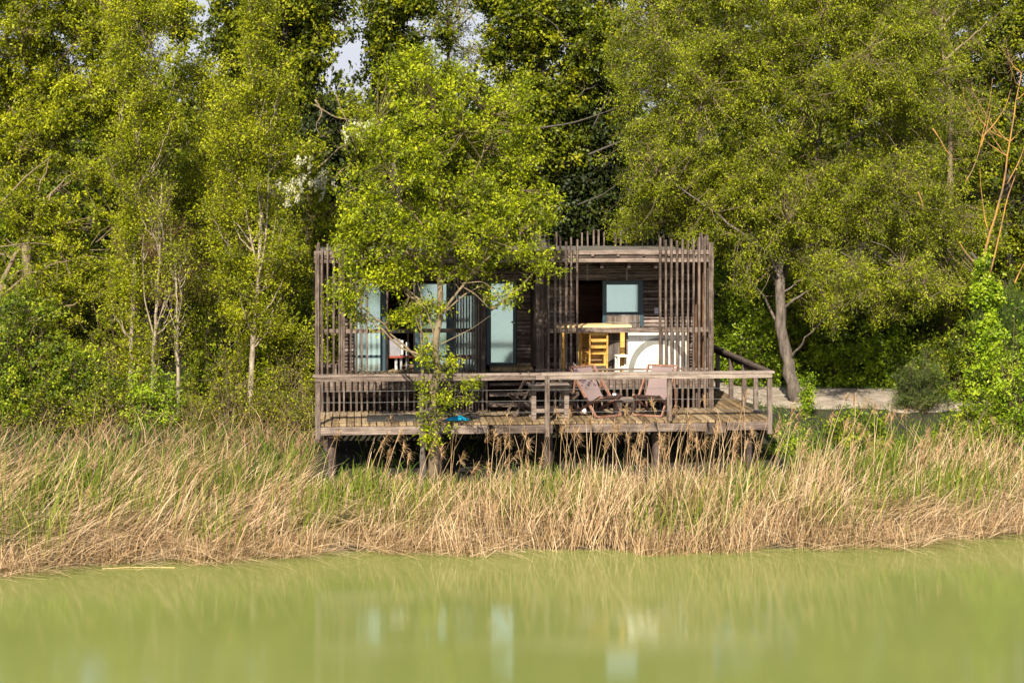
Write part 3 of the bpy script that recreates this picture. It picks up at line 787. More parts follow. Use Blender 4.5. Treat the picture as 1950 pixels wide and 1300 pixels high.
# ------------------------------------------------------------------ vegetation builders
def leaf_arrays(C, axis, nrm, L, Wd, fold=.15):
    """rhombic folded leaves"""
    a = unit(axis); n = nrm - (nrm*a).sum(-1, keepdims=True)*a; n = unit(n); b = np.cross(n, a)
    L = L[:, None]; Wd = Wd[:, None]
    v0 = C - a*L*.5; v2 = C + a*L*.5 - n*L*.06
    m = C - a*L*.06
    v1 = m + b*Wd*.5 + n*Wd*fold; v3 = m - b*Wd*.5 + n*Wd*fold
    V = np.stack([v0, v1, v2, v3], 1).reshape(-1, 3)
    Q = np.arange(len(C)*4).reshape(-1, 4)
    return V, Q
def seg_arrays(P, Q_, r0, r1):
    """three-sided tapering twigs"""
    d = unit(Q_-P); ref = np.tile(np.array([[.31, .93, .2]]), (len(P), 1)); a = unit(np.cross(d, ref)); b = np.cross(d, a)
    ring = []
    for e, r in ((P, r0), (Q_, r1)):
        r = np.broadcast_to(np.asarray(r), (len(P),))[:, None]
        for k in range(3):
            t = 2*math.pi*k/3; ring.append(e + (a*math.cos(t) + b*math.sin(t))*r)
    V = np.stack(ring, 1).reshape(-1, 3); base = (np.arange(len(P))*6)[:, None]
    Q = np.concatenate([base + np.array([[k, (k+1) % 3, 3+(k+1) % 3, 3+k]]) for k in range(3)], 0)
    return V, Q
def foliage(clumps, origin, rng, twigs=5, per=8, rad=.3, size=.08, aspect=.5, up=0.0, droop=0.0, out=.35, flat=.7, jit=.05, tvar=.5, sizevar=.3, normal_up=.7):
    """clumps (M,3) -> leaves on little twigs; returns leaf V,Q,tone and twig segs"""
    Mn = len(clumps); per = max(2, int(per*1.7)); size = size*.8
    d = rng.normal(size=(Mn, twigs, 3)); d[..., 2] = d[..., 2]*flat + up - droop
    ctr = clumps.mean(0)
    od = unit(clumps-ctr)[:, None, :]*out
    d = unit(unit(d)+od)
    ln = rad*rng.uniform(.5, 1.15, (Mn, twigs, 1))
    P0 = np.repeat(clumps[:, None, :], twigs, 1); P1 = P0 + d*ln
    t = rng.uniform(.15, 1.05, (Mn, twigs, per, 1))
    C = P0[:, :, None, :] + (P1-P0)[:, :, None, :]*t + rng.normal(size=(Mn, twigs, per, 3))*jit
    C[..., 2] -= droop*(t[..., 0]**2)*rad*.5
    ax = d[:, :, None, :]*.7 + rng.normal(size=C.shape)*.75; ax[..., 2] -= .25
    nr = rng.normal(size=C.shape)*.75; nr[..., 2] += normal_up; nr[..., 1] -= .45; nr[..., 0] -= .15
    C = C.reshape(-1, 3); ax = ax.reshape(-1, 3); nr = nr.reshape(-1, 3); n = len(C)
    L = size*rng.uniform(1-sizevar, 1+sizevar, n); Wd = L*aspect*rng.uniform(.8, 1.2, n)
    V, Q = leaf_arrays(C-origin, ax, nr, L, Wd)
    ct = rng.normal(size=(Mn, 1, 1))*.17
    tone = (np.broadcast_to(ct, (Mn, twigs, per)).reshape(-1) + .5 + rng.normal(size=n)*tvar*.36)
    return V, Q, np.clip(tone, 0, 1), (P0.reshape(-1, 3)-origin, P1.reshape(-1, 3)-origin)
def sample_lobes(lobes, rng, gap=.0, shell=.5, gapscale=.7, seed=0.0):
    out = []
    for (c, r, n) in lobes:
        d = unit(rng.normal(size=(n*2, 3))); rr_ = rng.uniform(0, 1, (n*2, 1))**shell
        p = np.array(c) + d*rr_*np.array(r); k = 0
        for q in p:
            if noise.noise(Vector((q[0]*gapscale+seed, q[1]*gapscale, q[2]*gapscale))) > gap-.35*rng.random():
                out.append(q); k += 1
            if k >= n: break
    return np.array(out)
def curve(p0, p1, p2, n):
    t = np.linspace(0, 1, n)[:, None]
    return (1-t)**2*p0 + 2*t*(1-t)*p1 + t*t*p2
def smooth_path(pts, n=24):
    pts = np.array([list(p) for p in pts]); s = np.linspace(0, 1, len(pts)); t = np.linspace(0, 1, n)
    out = np.stack([np.interp(t, s, pts[:, k]) for k in range(3)], 1)
    for _ in range(2): out[1:-1] = (out[:-2]+2*out[1:-1]+out[2:])/4
    return out
def make_tree(name, label, cat, trunk, r0, lobes, leafm, barkm='bark_grey', group=None, seed=1, limbs=22, steep=.25, gap=-.05, shell=.5, gapscale=.7,
              twig_r=.006, rtop=.25, extra=None, stems=(), ground=True, crown_name='crown', limb_r=.32, bare=(), **fk):
    rng = np.random.default_rng(seed)
    tp = smooth_path(trunk, 26)
    tp[2:-2] += rng.normal(size=(22, 3))*r0*np.array([.16, .16, 0])
    if ground: tp[0, 2] = gz(tp[0, 0], tp[0, 1]) - .15
    origin = tp[0].copy(); origin[2] = gz(origin[0], origin[1])
    root = empty(name, tuple(origin), label, cat, group)
    cl = sample_lobes(lobes, rng, gap, shell, gapscale, seed*3.7)
    mb = MB(); m = len(tp)
    rad = [r0*(1-(1-rtop)*(i/(m-1))**.9)*(1.35 if i == 0 else 1.12 if i == 1 else 1) for i in range(m)]
    rad = [r*rng.uniform(.9, 1.12) for r in rad]; mb.tube([Vector(p-origin) for p in tp], rad, 9)
    nodes = [tp[i] for i in range(m)]
    for (pts, rs) in stems:
        sp = smooth_path(pts, 18); mb.tube([Vector(p-origin) for p in sp], [rs*(1-.75*i/17) for i in range(18)], 7); nodes += list(sp[3:])
    nodes_t = np.array(nodes)
    lim = MB(); allnodes = [nodes_t[len(nodes_t)//4:]]
    goals = cl[rng.choice(len(cl), min(limbs, len(cl)), replace=False)]
    for g in goals:
        dz = g[2]-nodes_t[:, 2]; hd = np.linalg.norm(nodes_t[:, :2]-g[:2], axis=1)
        cost = hd + np.abs(dz - hd*(.5+steep)) * 1.0 + np.where(nodes_t[:, 2]-origin[2] < .42*(g[2]-origin[2]), 5, 0)
        i0 = int(np.argmin(cost)); p0 = nodes_t[i0]
        ln = np.linalg.norm(g-p0)
        mid = p0 + (g-p0)*.5; mid[2] += ln*.12*(1-2*steep); mid[:2] = p0[:2]+(g[:2]-p0[:2])*(.5+.35*steep)
        mid += rng.normal(size=3)*ln*.06
        pc = curve(p0, mid, g, 11); pc[1:-1] += rng.normal(size=(9, 3))*ln*.012
        rb = max(.012, min(r0*limb_r, .018*ln+.008))
        lim.tube([Vector(p-origin) for p in pc], [rb*(1-.8*i/10) for i in range(11)], 6, False)
        allnodes.append(pc[3:])
    for (pts, rs) in bare:
        sp = smooth_path(pts, 16); MB().tube([Vector(p-origin) for p in sp], [rs*(1-.75*i/15) for i in range(16)], 6).build('branch', M[barkm], root, smooth=True)
    AN = np.concatenate(allnodes, 0)
    mb.build('trunk', M[barkm], root, smooth=True)
    lo = lim.build('limbs', M[barkm], root, smooth=True)
    V, Q, tone, (s0, s1) = foliage(cl, origin, rng, **fk)
    # connect clumps
    idx = np.empty(len(cl), int)
    for a_ in range(0, len(cl), 400):
        dd = ((cl[a_:a_+400, None, :]-AN[None])**2).sum(-1); idx[a_:a_+400] = dd.argmin(1)
    c0 = AN[idx]-origin; c1 = cl-origin
    dl = np.linalg.norm(c0-c1, axis=1, keepdims=True); c0 = c1 + (c0-c1)*np.minimum(1, .75/(dl+1e-6))
    mid = (c0+c1)/2 + rng.normal(size=c0.shape)*.05
    tv = [seg_arrays(c0, mid, twig_r*1.8, twig_r*1.3), seg_arrays(mid, c1, twig_r*1.3, twig_r), seg_arrays(s0, s1, twig_r*.7, twig_r*.3)]
    off = 0; VV = []; QQ = []
    for (a_, b_q) in tv: VV.append(a_); QQ.append(b_q+off); off += len(a_)
    me = np_mesh('twigs', np.concatenate(VV), np.concatenate(QQ)); link_mesh('twigs', me, M['twig'], root)
    me = np_mesh(crown_name, V, Q, tone); cr = link_mesh(crown_name, me, M[leafm], root)
    if extra:                                          # blossoms
        nb, lobes_b, sz = extra
        cb = sample_lobes(lobes_b, rng, -.3, .5, 1.5, 9.1)
        V2, Q2, t2, _ = foliage(cb, origin, rng, twigs=2, per=9, rad=.12, size=sz, aspect=.6, droop=1.5, jit=.025)
        link_mesh('blossom', np_mesh('blossom', V2, Q2, t2), M['blossom'], root)
    return root
def LB(Y, items, dy=None, dens=1.0):
    """photo ellipses (px,py,rx,ry,count[,dY]) -> lobes"""
    out = []
    for it in items:
        px, py, rx, ry, n = it[:5]; dY = it[5] if len(it) > 5 else 0
        c = W(px, py, Y+dY); s = (Y+dY)/F
        out.append((tuple(c), (rx*s, (dy or (rx+ry)/2*s), ry*s), int(n*dens)))
    return out
def TR(Y, pts): return [W(p[0], p[1], Y+(p[2] if len(p) > 2 else 0)) for p in pts]
#VEG
# ------------------------------------------------------------------ trees
# the light green tree in front of the cabin
make_tree('ash_tree', 'bright yellow-green tree whose trunk rises in front of the deck', 'tree',
    TR(33.7, [(826,905),(824,800),(830,700),(828,640),(840,585),(838,520),(845,450),(838,380),(838,280),(820,180),(812,120)]), .085,
    LB(33.7, [(840,400,150,95,190),(745,450,90,80,85),(930,440,110,70,100),(800,280,120,100,170),(900,300,100,95,140),(830,175,85,85,110),(770,140,60,50,20),
              (1000,400,70,50,50),(690,400,60,75,56),(665,480,45,60,26),(800,590,50,26,20),(900,500,90,30,26),(1045,500,45,30,14),(960,560,60,22,12),(740,520,70,40,34),(665,560,42,36,18),(700,540,60,40,24),(770,600,50,25,14),
              (850,690,30,25,5),(970,210,60,70,45),(700,300,50,60,36),(690,590,50,35,9),(985,290,40,60,20)], dens=1.05),
    'l_fore', 'bark_tan', seed=3, limbs=30, steep=.4, gap=.03, shell=.45, gapscale=1.6, twigs=5, per=6, rad=.27, size=.085, aspect=.45, up=.25, jit=.05, twig_r=.005,
    stems=[(TR(33.7,[(828,640),(812,590),(795,540),(790,490)]), .02), (TR(33.6,[(838,600),(880,545),(930,490),(990,440)]), .03),(TR(33.6,[(840,600),(885,560),(915,545)]), .022),(TR(33.5,[(880,545),(905,560),(935,590)]), .016),
           (TR(33.7,[(835,480),(800,420),(760,380),(730,300)]), .028), (TR(33.7,[(840,420),(880,360),(920,300),(930,220)]), .028)],
    bare=[(TR(33.4,[(840,655),(870,640),(900,625),(935,600)]),.012),(TR(33.4,[(826,650),(800,630),(790,600)]),.012),(TR(33.4,[(880,540),(920,535),(950,560),(960,590)]),.01)])
# sprouting vine around its foot and the dark second stem
make_tree('young_sapling', 'thin dark sapling with leafy sprouts beside the foot of the bright tree', 'sapling',
    TR(33.5, [(806,900),(804,800),(806,700),(803,640),(800,600)]), .055,
    LB(33.4, [(830,800,36,26,9),(845,750,26,26,7),(885,735,32,14,6),(820,840,30,16,6),(865,765,34,20,5),(808,680,12,40,12),(806,760,10,40,8)]),
    'l_fore', 'bark_grey', seed=5, limbs=8, gap=-.5, twigs=4, per=6, rad=.16, size=.075, aspect=.5, up=.2)
make_tree('grey_green_willow', 'large grey-green willow with a thick leaning trunk, spreading over the right end of the cabin', 'tree',
    TR(40.9, [(1526,770,),(1512,740),(1500,690),(1487,640,.1),(1486,560,.3),(1482,500,.5),(1496,430,.8),(1478,350,1),(1450,260,1.1),(1430,150,1.1),(1410,20,1.1)]), .17,
    LB(41.8, [(1480,370,190,105,330),(1390,290,190,120,330),(1230,330,90,100,110),(1600,400,170,100,260),(1710,350,130,120,190),(1340,160,190,130,370),(1550,160,210,150,480),
              (1700,170,150,150,300),(1440,10,210,110,330),(1650,0,180,110,280),(1240,90,90,110,120,1),(1620,520,90,45,36),(1430,470,70,50,45),(1730,470,60,60,30),(1560,550,60,30,16),(1630,550,90,50,56,-1.2),(1740,530,80,60,60,-1),(1580,590,50,30,14,-1.2),(1690,600,50,28,12,-1.2),(1340,420,60,60,45),(1200,420,60,40,28),(1600,510,60,40,40,-1),(1680,560,60,45,22,-1),(1560,500,50,40,30,-1),(1420,540,30,30,8,-1),(1800,520,80,50,40,1),(1830,440,70,70,70,1),(1400,470,50,50,26,0)], dy=1.7, dens=1.45),
    'l_will', 'bark_grey', seed=8, limbs=80, steep=.3, gap=-.02, shell=.5, gapscale=.75, twigs=5, per=9, rad=.33, size=.078, aspect=.36, droop=.35, jit=.06, rtop=.2, limb_r=.2,
    stems=[(TR(41.9,[(1484,540),(1530,450),(1570,380),(1610,300),(1640,180)]), .06), (TR(41.8,[(1484,560),(1455,480),(1400,400),(1330,330),(1280,270)]), .045),
           (TR(41.6,[(1495,480),(1540,470),(1590,450),(1650,470),(1690,500)]), .05), (TR(42.1,[(1490,440),(1550,330),(1570,200),(1560,60)]), .05), (TR(41,[(1480,520),(1465,480),(1430,460)]), .035)],
    bare=[(TR(40.4,[(1560,560),(1575,530),(1600,525),(1640,545)]),.014),(TR(40.4,[(1570,600),(1590,560),(1620,540)]),.014),(TR(40.4,[(1660,460),(1690,470),(1720,500)]),.014),(TR(40.4,[(1600,480),(1620,490),(1640,520),(1650,570)]),.012)])
make_tree('grey_green_willow', 'grey-green tree half hidden right of the large willow, with a pale upper trunk', 'tree',
    TR(45, [(1800,740),(1802,600),(1812,450),(1806,330),(1812,200),(1790,60)]), .14,
    LB(45.5, [(1800,240,110,110,190),(1780,90,120,110,190),(1760,420,90,80,90),(1840,-10,110,90,120),(1700,520,70,50,40)]),
    'l_will', 'bark_tan', seed=12, limbs=22, gap=-.02, twigs=5, per=8, rad=.34, size=.085, aspect=.38, droop=.2)
make_tree('shade_dark_tree', 'added tree with leaves coloured as deep shade behind the roof poles, below the broad ivy-clad tree', 'tree', TR(50, [(1160,560),(1160,400),(1165,250)]), .2,  # added to blacken the hollow; its darkness is leaf colour
    LB(50, [(1160,380,110,90,200),(1170,270,80,70,120),(1250,330,80,90,110),(1080,420,60,60,70),(1300,420,70,70,80)]), 'l_shade', 'bark_dark', seed=28, limbs=12, gap=-.5, twigs=5, per=8, rad=.4, size=.16, aspect=.6, jit=.08)
make_tree('shade_dark_tree', 'added tree with leaves coloured as deep shade in the hollow left of the bright tree', 'tree', TR(49, [(640,560),(640,400),(645,250)]), .2,  # second added tree, hollow shade painted into its leaves
    LB(49, [(640,360,70,90,160),(640,260,60,60,90),(590,440,60,70,70),(700,420,60,60,60)]), 'l_shade', 'bark_dark', seed=29, limbs=12, gap=-.5, twigs=5, per=8, rad=.4, size=.16, aspect=.6, jit=.08)
make_tree('shade_dark_tree', 'tree with leaves coloured as deep shade behind the slender poplars', 'tree', TR(48, [(340,760),(340,600),(345,480)]), .15,  # same shade-dark leaf colour behind the poplars
    LB(48, [(350,600,70,90,160),(270,500,80,90,140),(430,540,70,80,110),(180,620,90,90,130)]), 'l_shade', 'bark_dark', seed=30, limbs=10, gap=-.5, twigs=5, per=8, rad=.4, size=.15, aspect=.6, jit=.08)
# far ivy-clad trees along the top
IV = dict(twigs=5, per=8, rad=.36, size=.14, aspect=.6, jit=.08, tvar=.5)
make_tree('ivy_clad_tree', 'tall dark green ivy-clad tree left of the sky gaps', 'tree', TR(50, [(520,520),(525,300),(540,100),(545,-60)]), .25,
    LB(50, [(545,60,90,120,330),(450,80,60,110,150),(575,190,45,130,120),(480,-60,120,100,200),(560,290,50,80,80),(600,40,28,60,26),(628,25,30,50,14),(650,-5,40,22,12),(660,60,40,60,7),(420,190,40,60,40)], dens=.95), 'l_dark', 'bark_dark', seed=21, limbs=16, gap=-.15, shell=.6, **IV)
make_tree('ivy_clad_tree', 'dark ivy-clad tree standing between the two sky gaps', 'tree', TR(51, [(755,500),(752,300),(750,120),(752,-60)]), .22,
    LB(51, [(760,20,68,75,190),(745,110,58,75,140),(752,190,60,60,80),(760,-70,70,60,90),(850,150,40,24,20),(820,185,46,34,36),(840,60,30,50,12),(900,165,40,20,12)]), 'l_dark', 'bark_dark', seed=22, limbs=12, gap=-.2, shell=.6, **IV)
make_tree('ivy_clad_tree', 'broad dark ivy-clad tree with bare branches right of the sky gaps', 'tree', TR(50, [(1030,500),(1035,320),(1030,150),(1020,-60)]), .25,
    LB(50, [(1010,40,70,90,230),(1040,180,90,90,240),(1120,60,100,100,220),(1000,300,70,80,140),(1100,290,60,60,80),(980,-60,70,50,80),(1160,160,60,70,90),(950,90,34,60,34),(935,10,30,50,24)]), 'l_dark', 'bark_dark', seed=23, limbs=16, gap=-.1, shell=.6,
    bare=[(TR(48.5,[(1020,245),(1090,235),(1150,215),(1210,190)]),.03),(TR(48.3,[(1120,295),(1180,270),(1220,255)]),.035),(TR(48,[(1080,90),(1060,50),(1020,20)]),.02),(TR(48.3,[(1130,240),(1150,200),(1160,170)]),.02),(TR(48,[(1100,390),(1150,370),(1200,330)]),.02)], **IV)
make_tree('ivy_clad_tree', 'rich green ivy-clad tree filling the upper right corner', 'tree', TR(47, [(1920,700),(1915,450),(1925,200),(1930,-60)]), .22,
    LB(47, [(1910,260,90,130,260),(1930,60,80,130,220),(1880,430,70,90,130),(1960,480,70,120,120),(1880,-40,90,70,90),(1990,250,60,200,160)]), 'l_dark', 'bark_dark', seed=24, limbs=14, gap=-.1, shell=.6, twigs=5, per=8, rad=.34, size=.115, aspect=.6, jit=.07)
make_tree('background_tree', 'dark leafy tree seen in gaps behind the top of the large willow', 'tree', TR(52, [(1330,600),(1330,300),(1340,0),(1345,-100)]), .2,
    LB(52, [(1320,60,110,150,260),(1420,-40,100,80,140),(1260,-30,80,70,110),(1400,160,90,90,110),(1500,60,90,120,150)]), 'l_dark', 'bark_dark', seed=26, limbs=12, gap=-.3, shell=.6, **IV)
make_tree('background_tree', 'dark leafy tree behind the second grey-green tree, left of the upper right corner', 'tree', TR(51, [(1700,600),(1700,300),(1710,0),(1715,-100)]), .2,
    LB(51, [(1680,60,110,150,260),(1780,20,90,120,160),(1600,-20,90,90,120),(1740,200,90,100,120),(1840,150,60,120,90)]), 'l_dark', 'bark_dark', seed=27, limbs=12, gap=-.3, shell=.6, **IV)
make_tree('bare_branched_tree', 'thin nearly bare tree showing against the pale sky gap', 'tree', TR(55, [(858,400),(855,200),(852,60),(850,-80)]), .09,
    LB(55, [(860,20,70,70,60),(870,-30,70,40,50),(890,90,50,40,22)]), 'l_will', 'twig', seed=25, limbs=22, gap=-.5, steep=.6, twigs=6, per=3, rad=.5, size=.11, aspect=.4, twig_r=.01)
# robinia hung with cream blossom
make_tree('flowering_robinia', 'robinia hung with cream blossom left of the bright tree, before the dark hollow', 'tree', TR(44, [(610,700),(600,560),(585,440),(590,330)]), .09,
    LB(44, [(590,300,45,55,40),(575,400,70,60,80),(640,440,60,50,60),(560,500,70,60,80),(700,300,50,50,40),(690,220,40,40,18)]), 'l_left', 'bark_tan', seed=31, limbs=14, gap=-.1,
    twigs=5, per=7, rad=.3, size=.10, aspect=.5, extra=(0, LB(43.6, [(560,355,36,40,26),(610,345,26,26,12),(690,245,45,26,26),(575,300,25,20,6)]), .075),
    bare=[(TR(43,[(600,190),(615,215),(600,240),(612,262)]),.025),(TR(43,[(600,200),(640,225),(690,230)]),.02),(TR(43,[(640,180),(648,205),(660,230),(675,275)]),.018)])
# left side
make_tree('locust_tree', 'spreading light yellow-green tree filling the upper left corner', 'tree', TR(44, [(60,760),(55,560),(40,350),(60,150),(70,-60)]), .16,
    LB(44, [(60,60,120,120,260),(200,40,90,100,160),(120,220,120,100,200),(20,300,70,100,100),(230,200,80,90,120),(130,-60,160,60,140),(-30,150,60,160,100),(320,20,60,40,60),(350,70,30,40,14)], dens=1.6), 'l_left', 'bark_tan', seed=41, limbs=30, gap=-.0, gapscale=.9, twigs=5, per=8, rad=.33, size=.1, aspect=.5, jit=.06)
make_tree('locust_tree', 'low spreading yellow-green tree in horizontal layers at the left edge', 'tree', TR(41.5, [(-40,780),(-20,640),(10,520),(60,430)]), .12,
    LB(41.5, [(60,400,110,45,110),(170,440,100,40,80),(20,460,80,45,70),(110,330,90,35,50),(170,520,90,50,70),(60,540,70,50,50),(220,350,50,30,25)]), 'l_left', 'bark_tan', seed=42, limbs=24, gap=.0, steep=.0, twigs=5, per=8, rad=.3, size=.09, aspect=.45, flat=.35,
    bare=[(TR(41,[(5,385),(50,335),(95,300)]),.03),(TR(41,[(0,470),(60,462),(140,470)]),.015)])
POP = dict(steep=.9, shell=.7, twigs=6, per=10, rad=.42, size=.074, aspect=.45, up=1.1, jit=.08, twig_r=.004, out=.15, crown_name='crown')
make_tree('poplar', 'tall pale-stemmed poplar, leftmost of the slender trunks', 'poplar', TR(39, [(248,870),(249,760),(250,640),(258,520),(255,380),(262,280),(250,120),(255,-60)]), .06,
    LB(39, [(255,300,60,110,90),(250,150,75,120,110),(262,20,70,100,90),(310,230,40,100,50),(250,430,55,80,60),(240,560,50,70,45),(262,680,40,60,22)]), 'l_left', 'bark_pale', seed=51, limbs=60, gap=-.1,
    stems=[(TR(39,[(256,330),(290,250),(320,190),(335,150)]),.028),(TR(39,[(255,400),(235,300),(225,200)]),.02),(TR(38.8,[(258,300),(275,200),(290,100),(300,40)]),.024)], **POP)
make_tree('poplar', 'slender poplar with a bare brush of upright twigs right of the leftmost trunk', 'poplar', TR(38.6, [(288,880),(290,760),(293,660),(300,560),(305,460),(308,350)]), .055,
    LB(38.6, [(300,420,45,90,60),(315,540,40,60,30),(290,660,30,60,12)]), 'l_left', 'bark_pale', seed=52, limbs=55, gap=-.5,
    stems=[(TR(38.6,[(293,640),(275,570),(272,500)]),.02),(TR(38.6,[(293,640),(318,560),(325,490)]),.02)], **{**POP, 'per':4})
make_tree('poplar', 'slenderest white poplar stem with a narrow forked top, third from the left', 'poplar', TR(38.2, [(340,880),(340,780),(339,700),(338,630),(336,560),(334,500)]), .05,
    LB(38.2, [(338,500,26,60,30),(340,640,22,70,16)]), 'l_left', 'bark_pale', seed=53, limbs=40, gap=-.5,
    stems=[(TR(38.2,[(338,620),(346,570),(340,530)]),.014),(TR(38.2,[(339,640),(325,600),(318,580)]),.014)], **{**POP, 'per':4})
make_tree('poplar', 'tall poplar fanning into pale upright branches just left of the cabin', 'poplar', TR(38.8, [(470,890),(476,780),(480,680),(487,600),(492,520),(500,430),(492,330),(488,180),(486,40)]), .075,
    LB(38.8, [(490,330,75,110,110),(500,180,60,110,100),(490,60,45,100,70),(430,420,50,70,40),(440,260,50,100,60),(530,300,50,90,50),(530,480,50,80,60),(450,520,50,70,40),(500,620,60,60,36),(430,640,40,50,20)], dens=.95), 'l_left', 'bark_pale', seed=54, limbs=80, gap=-.1,
    stems=[(TR(38.8,[(484,590),(450,545),(440,480)]),.03),(TR(38.8,[(487,570),(515,480),(528,400)]),.026),(TR(38.8,[(492,520),(475,440),(460,350),(455,270)]),.026),(TR(38.6,[(490,540),(505,470),(510,380),(512,300)]),.03)], **POP)
make_tree('poplar', 'leafy young poplar between the slender stems and the cabin', 'poplar', TR(41, [(395,800),(398,640),(400,480),(405,330),(410,200)]), .06,
    LB(41, [(400,330,60,110,90),(410,210,40,80,40),(390,480,60,70,60),(350,380,40,70,50),(370,150,40,50,30),(400,600,50,80,50),(350,480,40,50,24)]), 'l_left', 'bark_pale', seed=55, limbs=24, gap=-.1, **POP)
# right: ivy column and lichened branches
make_tree('ivy_column_tree', 'dead tree wrapped in bright yellow-green ivy, with orange-lichened bare branches above', 'tree', TR(39.5, [(1893,860),(1890,740),(1880,650),(1872,580),(1864,510),(1850,480)]), .13,
    LB(39.3, [(1872,560,16,40,26),(1884,640,24,50,50),(1900,720,36,45,60),(1895,570,20,30,14),(1872,500,12,20,6)]), 'l_ivy', 'bark_grey', seed=61, limbs=10, gap=-.5, shell=.6, twigs=5, per=8, rad=.16, size=.085, aspect=.7,
    bare=[])
make_tree('lichened_tree', 'bare forked tree with orange lichen on its upright branches at the right edge', 'tree', TR(40.2, [(1895,860),(1880,640),(1870,540),(1876,470),(1900,400),(1915,330),(1928,230),(1945,140)]), .042,
    LB(40.2, [(1930,120,50,60,16),(1850,200,50,50,10),(1940,220,40,60,8)]), 'l_will', 'lichen', seed=62, limbs=10, gap=-.5, steep=.8, twigs=3, per=2, rad=.3, size=.06, aspect=.4, up=1.5, rtop=.25,
    stems=[(TR(40.2,[(1886,520),(1905,440),(1917,380),(1935,330),(1960,270)]),.02),(TR(40.1,[(1882,440),(1876,420),(1868,360),(1866,320)]),.016),(TR(40.0,[(1855,500),(1838,480),(1826,460)]),.03)],
    bare=[(TR(39.9,[(1838,347),(1852,325),(1865,290),(1872,250),(1886,190),(1890,150)]),.015),(TR(39.9,[(1870,262),(1895,235),(1915,205),(1925,170)]),.018),(TR(39.9,[(1868,280),(1880,240),(1888,200)]),.016),
          (TR(40.0,[(1918,350),(1940,310),(1958,260),(1975,190)]),.014),(TR(40.0,[(1932,540),(1945,510),(1965,480)]),.02),(TR(39.4,[(1776,245),(1790,265),(1800,285),(1815,300)]),.018),(TR(39.4,[(1748,365),(1756,385),(1758,400)]),.02)])

# ------------------------------------------------------------------ shrubs: prototypes and copies
def make_shrub(label, loc, r, hgt, leafm, seed, n=60, group=None, name='shrub', cat='shrub', **fk):
    rng = np.random.default_rng(seed)
    x, y = loc; z = gz(x, y); origin = np.array([x, y, z])
    root = empty(name, tuple(origin), label, cat, group)
    d = rng.normal(size=(n, 3)); d[:, 2] = np.abs(d[:, 2]); d = unit(d)
    rr_ = rng.uniform(.35, 1, (n, 1))
    cl = origin + d*rr_*np.array([r, r*.8, hgt])*(1+.15*rng.normal(size=(n, 1))); cl[:, 2] = np.maximum(cl[:, 2], z+.08)
    kw = dict(twigs=5, per=8, rad=.26, size=.075, aspect=.55, up=.2, jit=.05); kw.update(fk)
    V, Q, tone, (s0, s1) = foliage(cl, origin, rng, **kw)
    st = np.zeros((n, 3)); st[:, :2] = rng.normal(size=(n, 2))*r*.12; st[:, 2] = -.1
    c1 = cl-origin; mid = (st+c1)/2; mid[:, 2] += hgt*.1; mid[:, :2] *= .8
    a_ = seg_arrays(st, mid, .016, .010); b_q = seg_arrays(mid, c1, .010, .005); c_q = seg_arrays(s0, s1, .005, .002)
    me = np_mesh('stems', np.concatenate([a_[0], b_q[0], c_q[0]]), np.concatenate([a_[1], b_q[1]+len(a_[0]), c_q[1]+len(a_[0])+len(b_q[0])]))
    link_mesh('stems', me, M['twig'], root)
    link_mesh('foliage', np_mesh('foliage', V, Q, tone), M[leafm], root)
    return root
def xy(px, Y): return ((px-CX)*Y/F, Y)
make_shrub('large fresh green bush at the left edge above the reeds', xy(30, 37.6), 1.35, 3.0, 'l_shrub', 71, 300, size=.085)
make_shrub('dark leafy bush at the lower left, right of the large fresh green bush', xy(150, 37.6), .9, 1.6, 'l_shrub', 72, 130, size=.08)
make_shrub('tangled olive bush behind the leftmost poplar stems', xy(215, 40.5), 1.2, 2.4, 'l_left', 73, 130, size=.07)
make_shrub('small fresh green bush at the foot of the poplar stems', xy(285, 37.6), .62, 1.25, 'l_ivy', 74, 55, size=.075)
make_shrub('bright low shrub between the two right-hand poplar stems', xy(385, 39.6), .5, 1.7, 'l_shrub', 75, 45, size=.07)
make_shrub('twiggy thin shrub behind the reeds left of the deck', xy(450, 39.8), 1.0, 2.0, 'l_left', 76, 70, size=.055, per=5)
make_shrub('leafy yellow-green bush against the left corner of the cabin', xy(555, 39.6), 1.0, 3.6, 'l_fore', 77, 190, size=.08)
make_shrub('scrubby olive bush left of the deck end', xy(545, 39.0), .8, 1.6, 'l_left', 78, 70, size=.05, per=6)
make_shrub('bright bush seen through the left bars of the cabin', xy(628, 42.5), 1.0, 3.2, 'l_fore', 79, 120, size=.08)
make_shrub('bright creeper-covered bush just right of the cabin', xy(1395, 44.3), .8, 3.6, 'l_ivy', 80, 170, size=.085)
make_shrub('bright green bush behind the dark side railing', xy(1440, 44.6), 1.0, 2.2, 'l_ivy', 81, 150, size=.085)
make_shrub('green bush behind the leaning grey trunk', xy(1570, 44.9), 1.3, 1.5, 'l_ivy', 82, 150, size=.085)
make_shrub('low bright bush on the far edge of the gravel path', xy(1660, 44.6), 1.2, 1.0, 'l_ivy', 83, 90, size=.07)
make_shrub('large bright green bush at the right edge', xy(1935, 38.6), 1.25, 2.5, 'l_ivy', 84, 210, size=.085)
make_shrub('fresh green low bush in front of the ivy-wrapped tree', xy(1850, 37.8), .85, 1.0, 'l_shrub', 85, 90, size=.075)
make_shrub('green leafy bush where the path ends on the right', xy(1830, 41.6), 1.2, 2.0, 'l_shrub', 86, 130, size=.08)
make_shrub('small leafy weed tuft on the bank right of the deck', xy(1505, 36.8), .42, .6, 'l_ivy', 87, 22, size=.06)
make_shrub('ivy sprig climbing the foot of the leaning grey trunk', xy(1536, 39.3), .13, 1.1, 'l_ivy', 88, 26, size=.06, rad=.12)
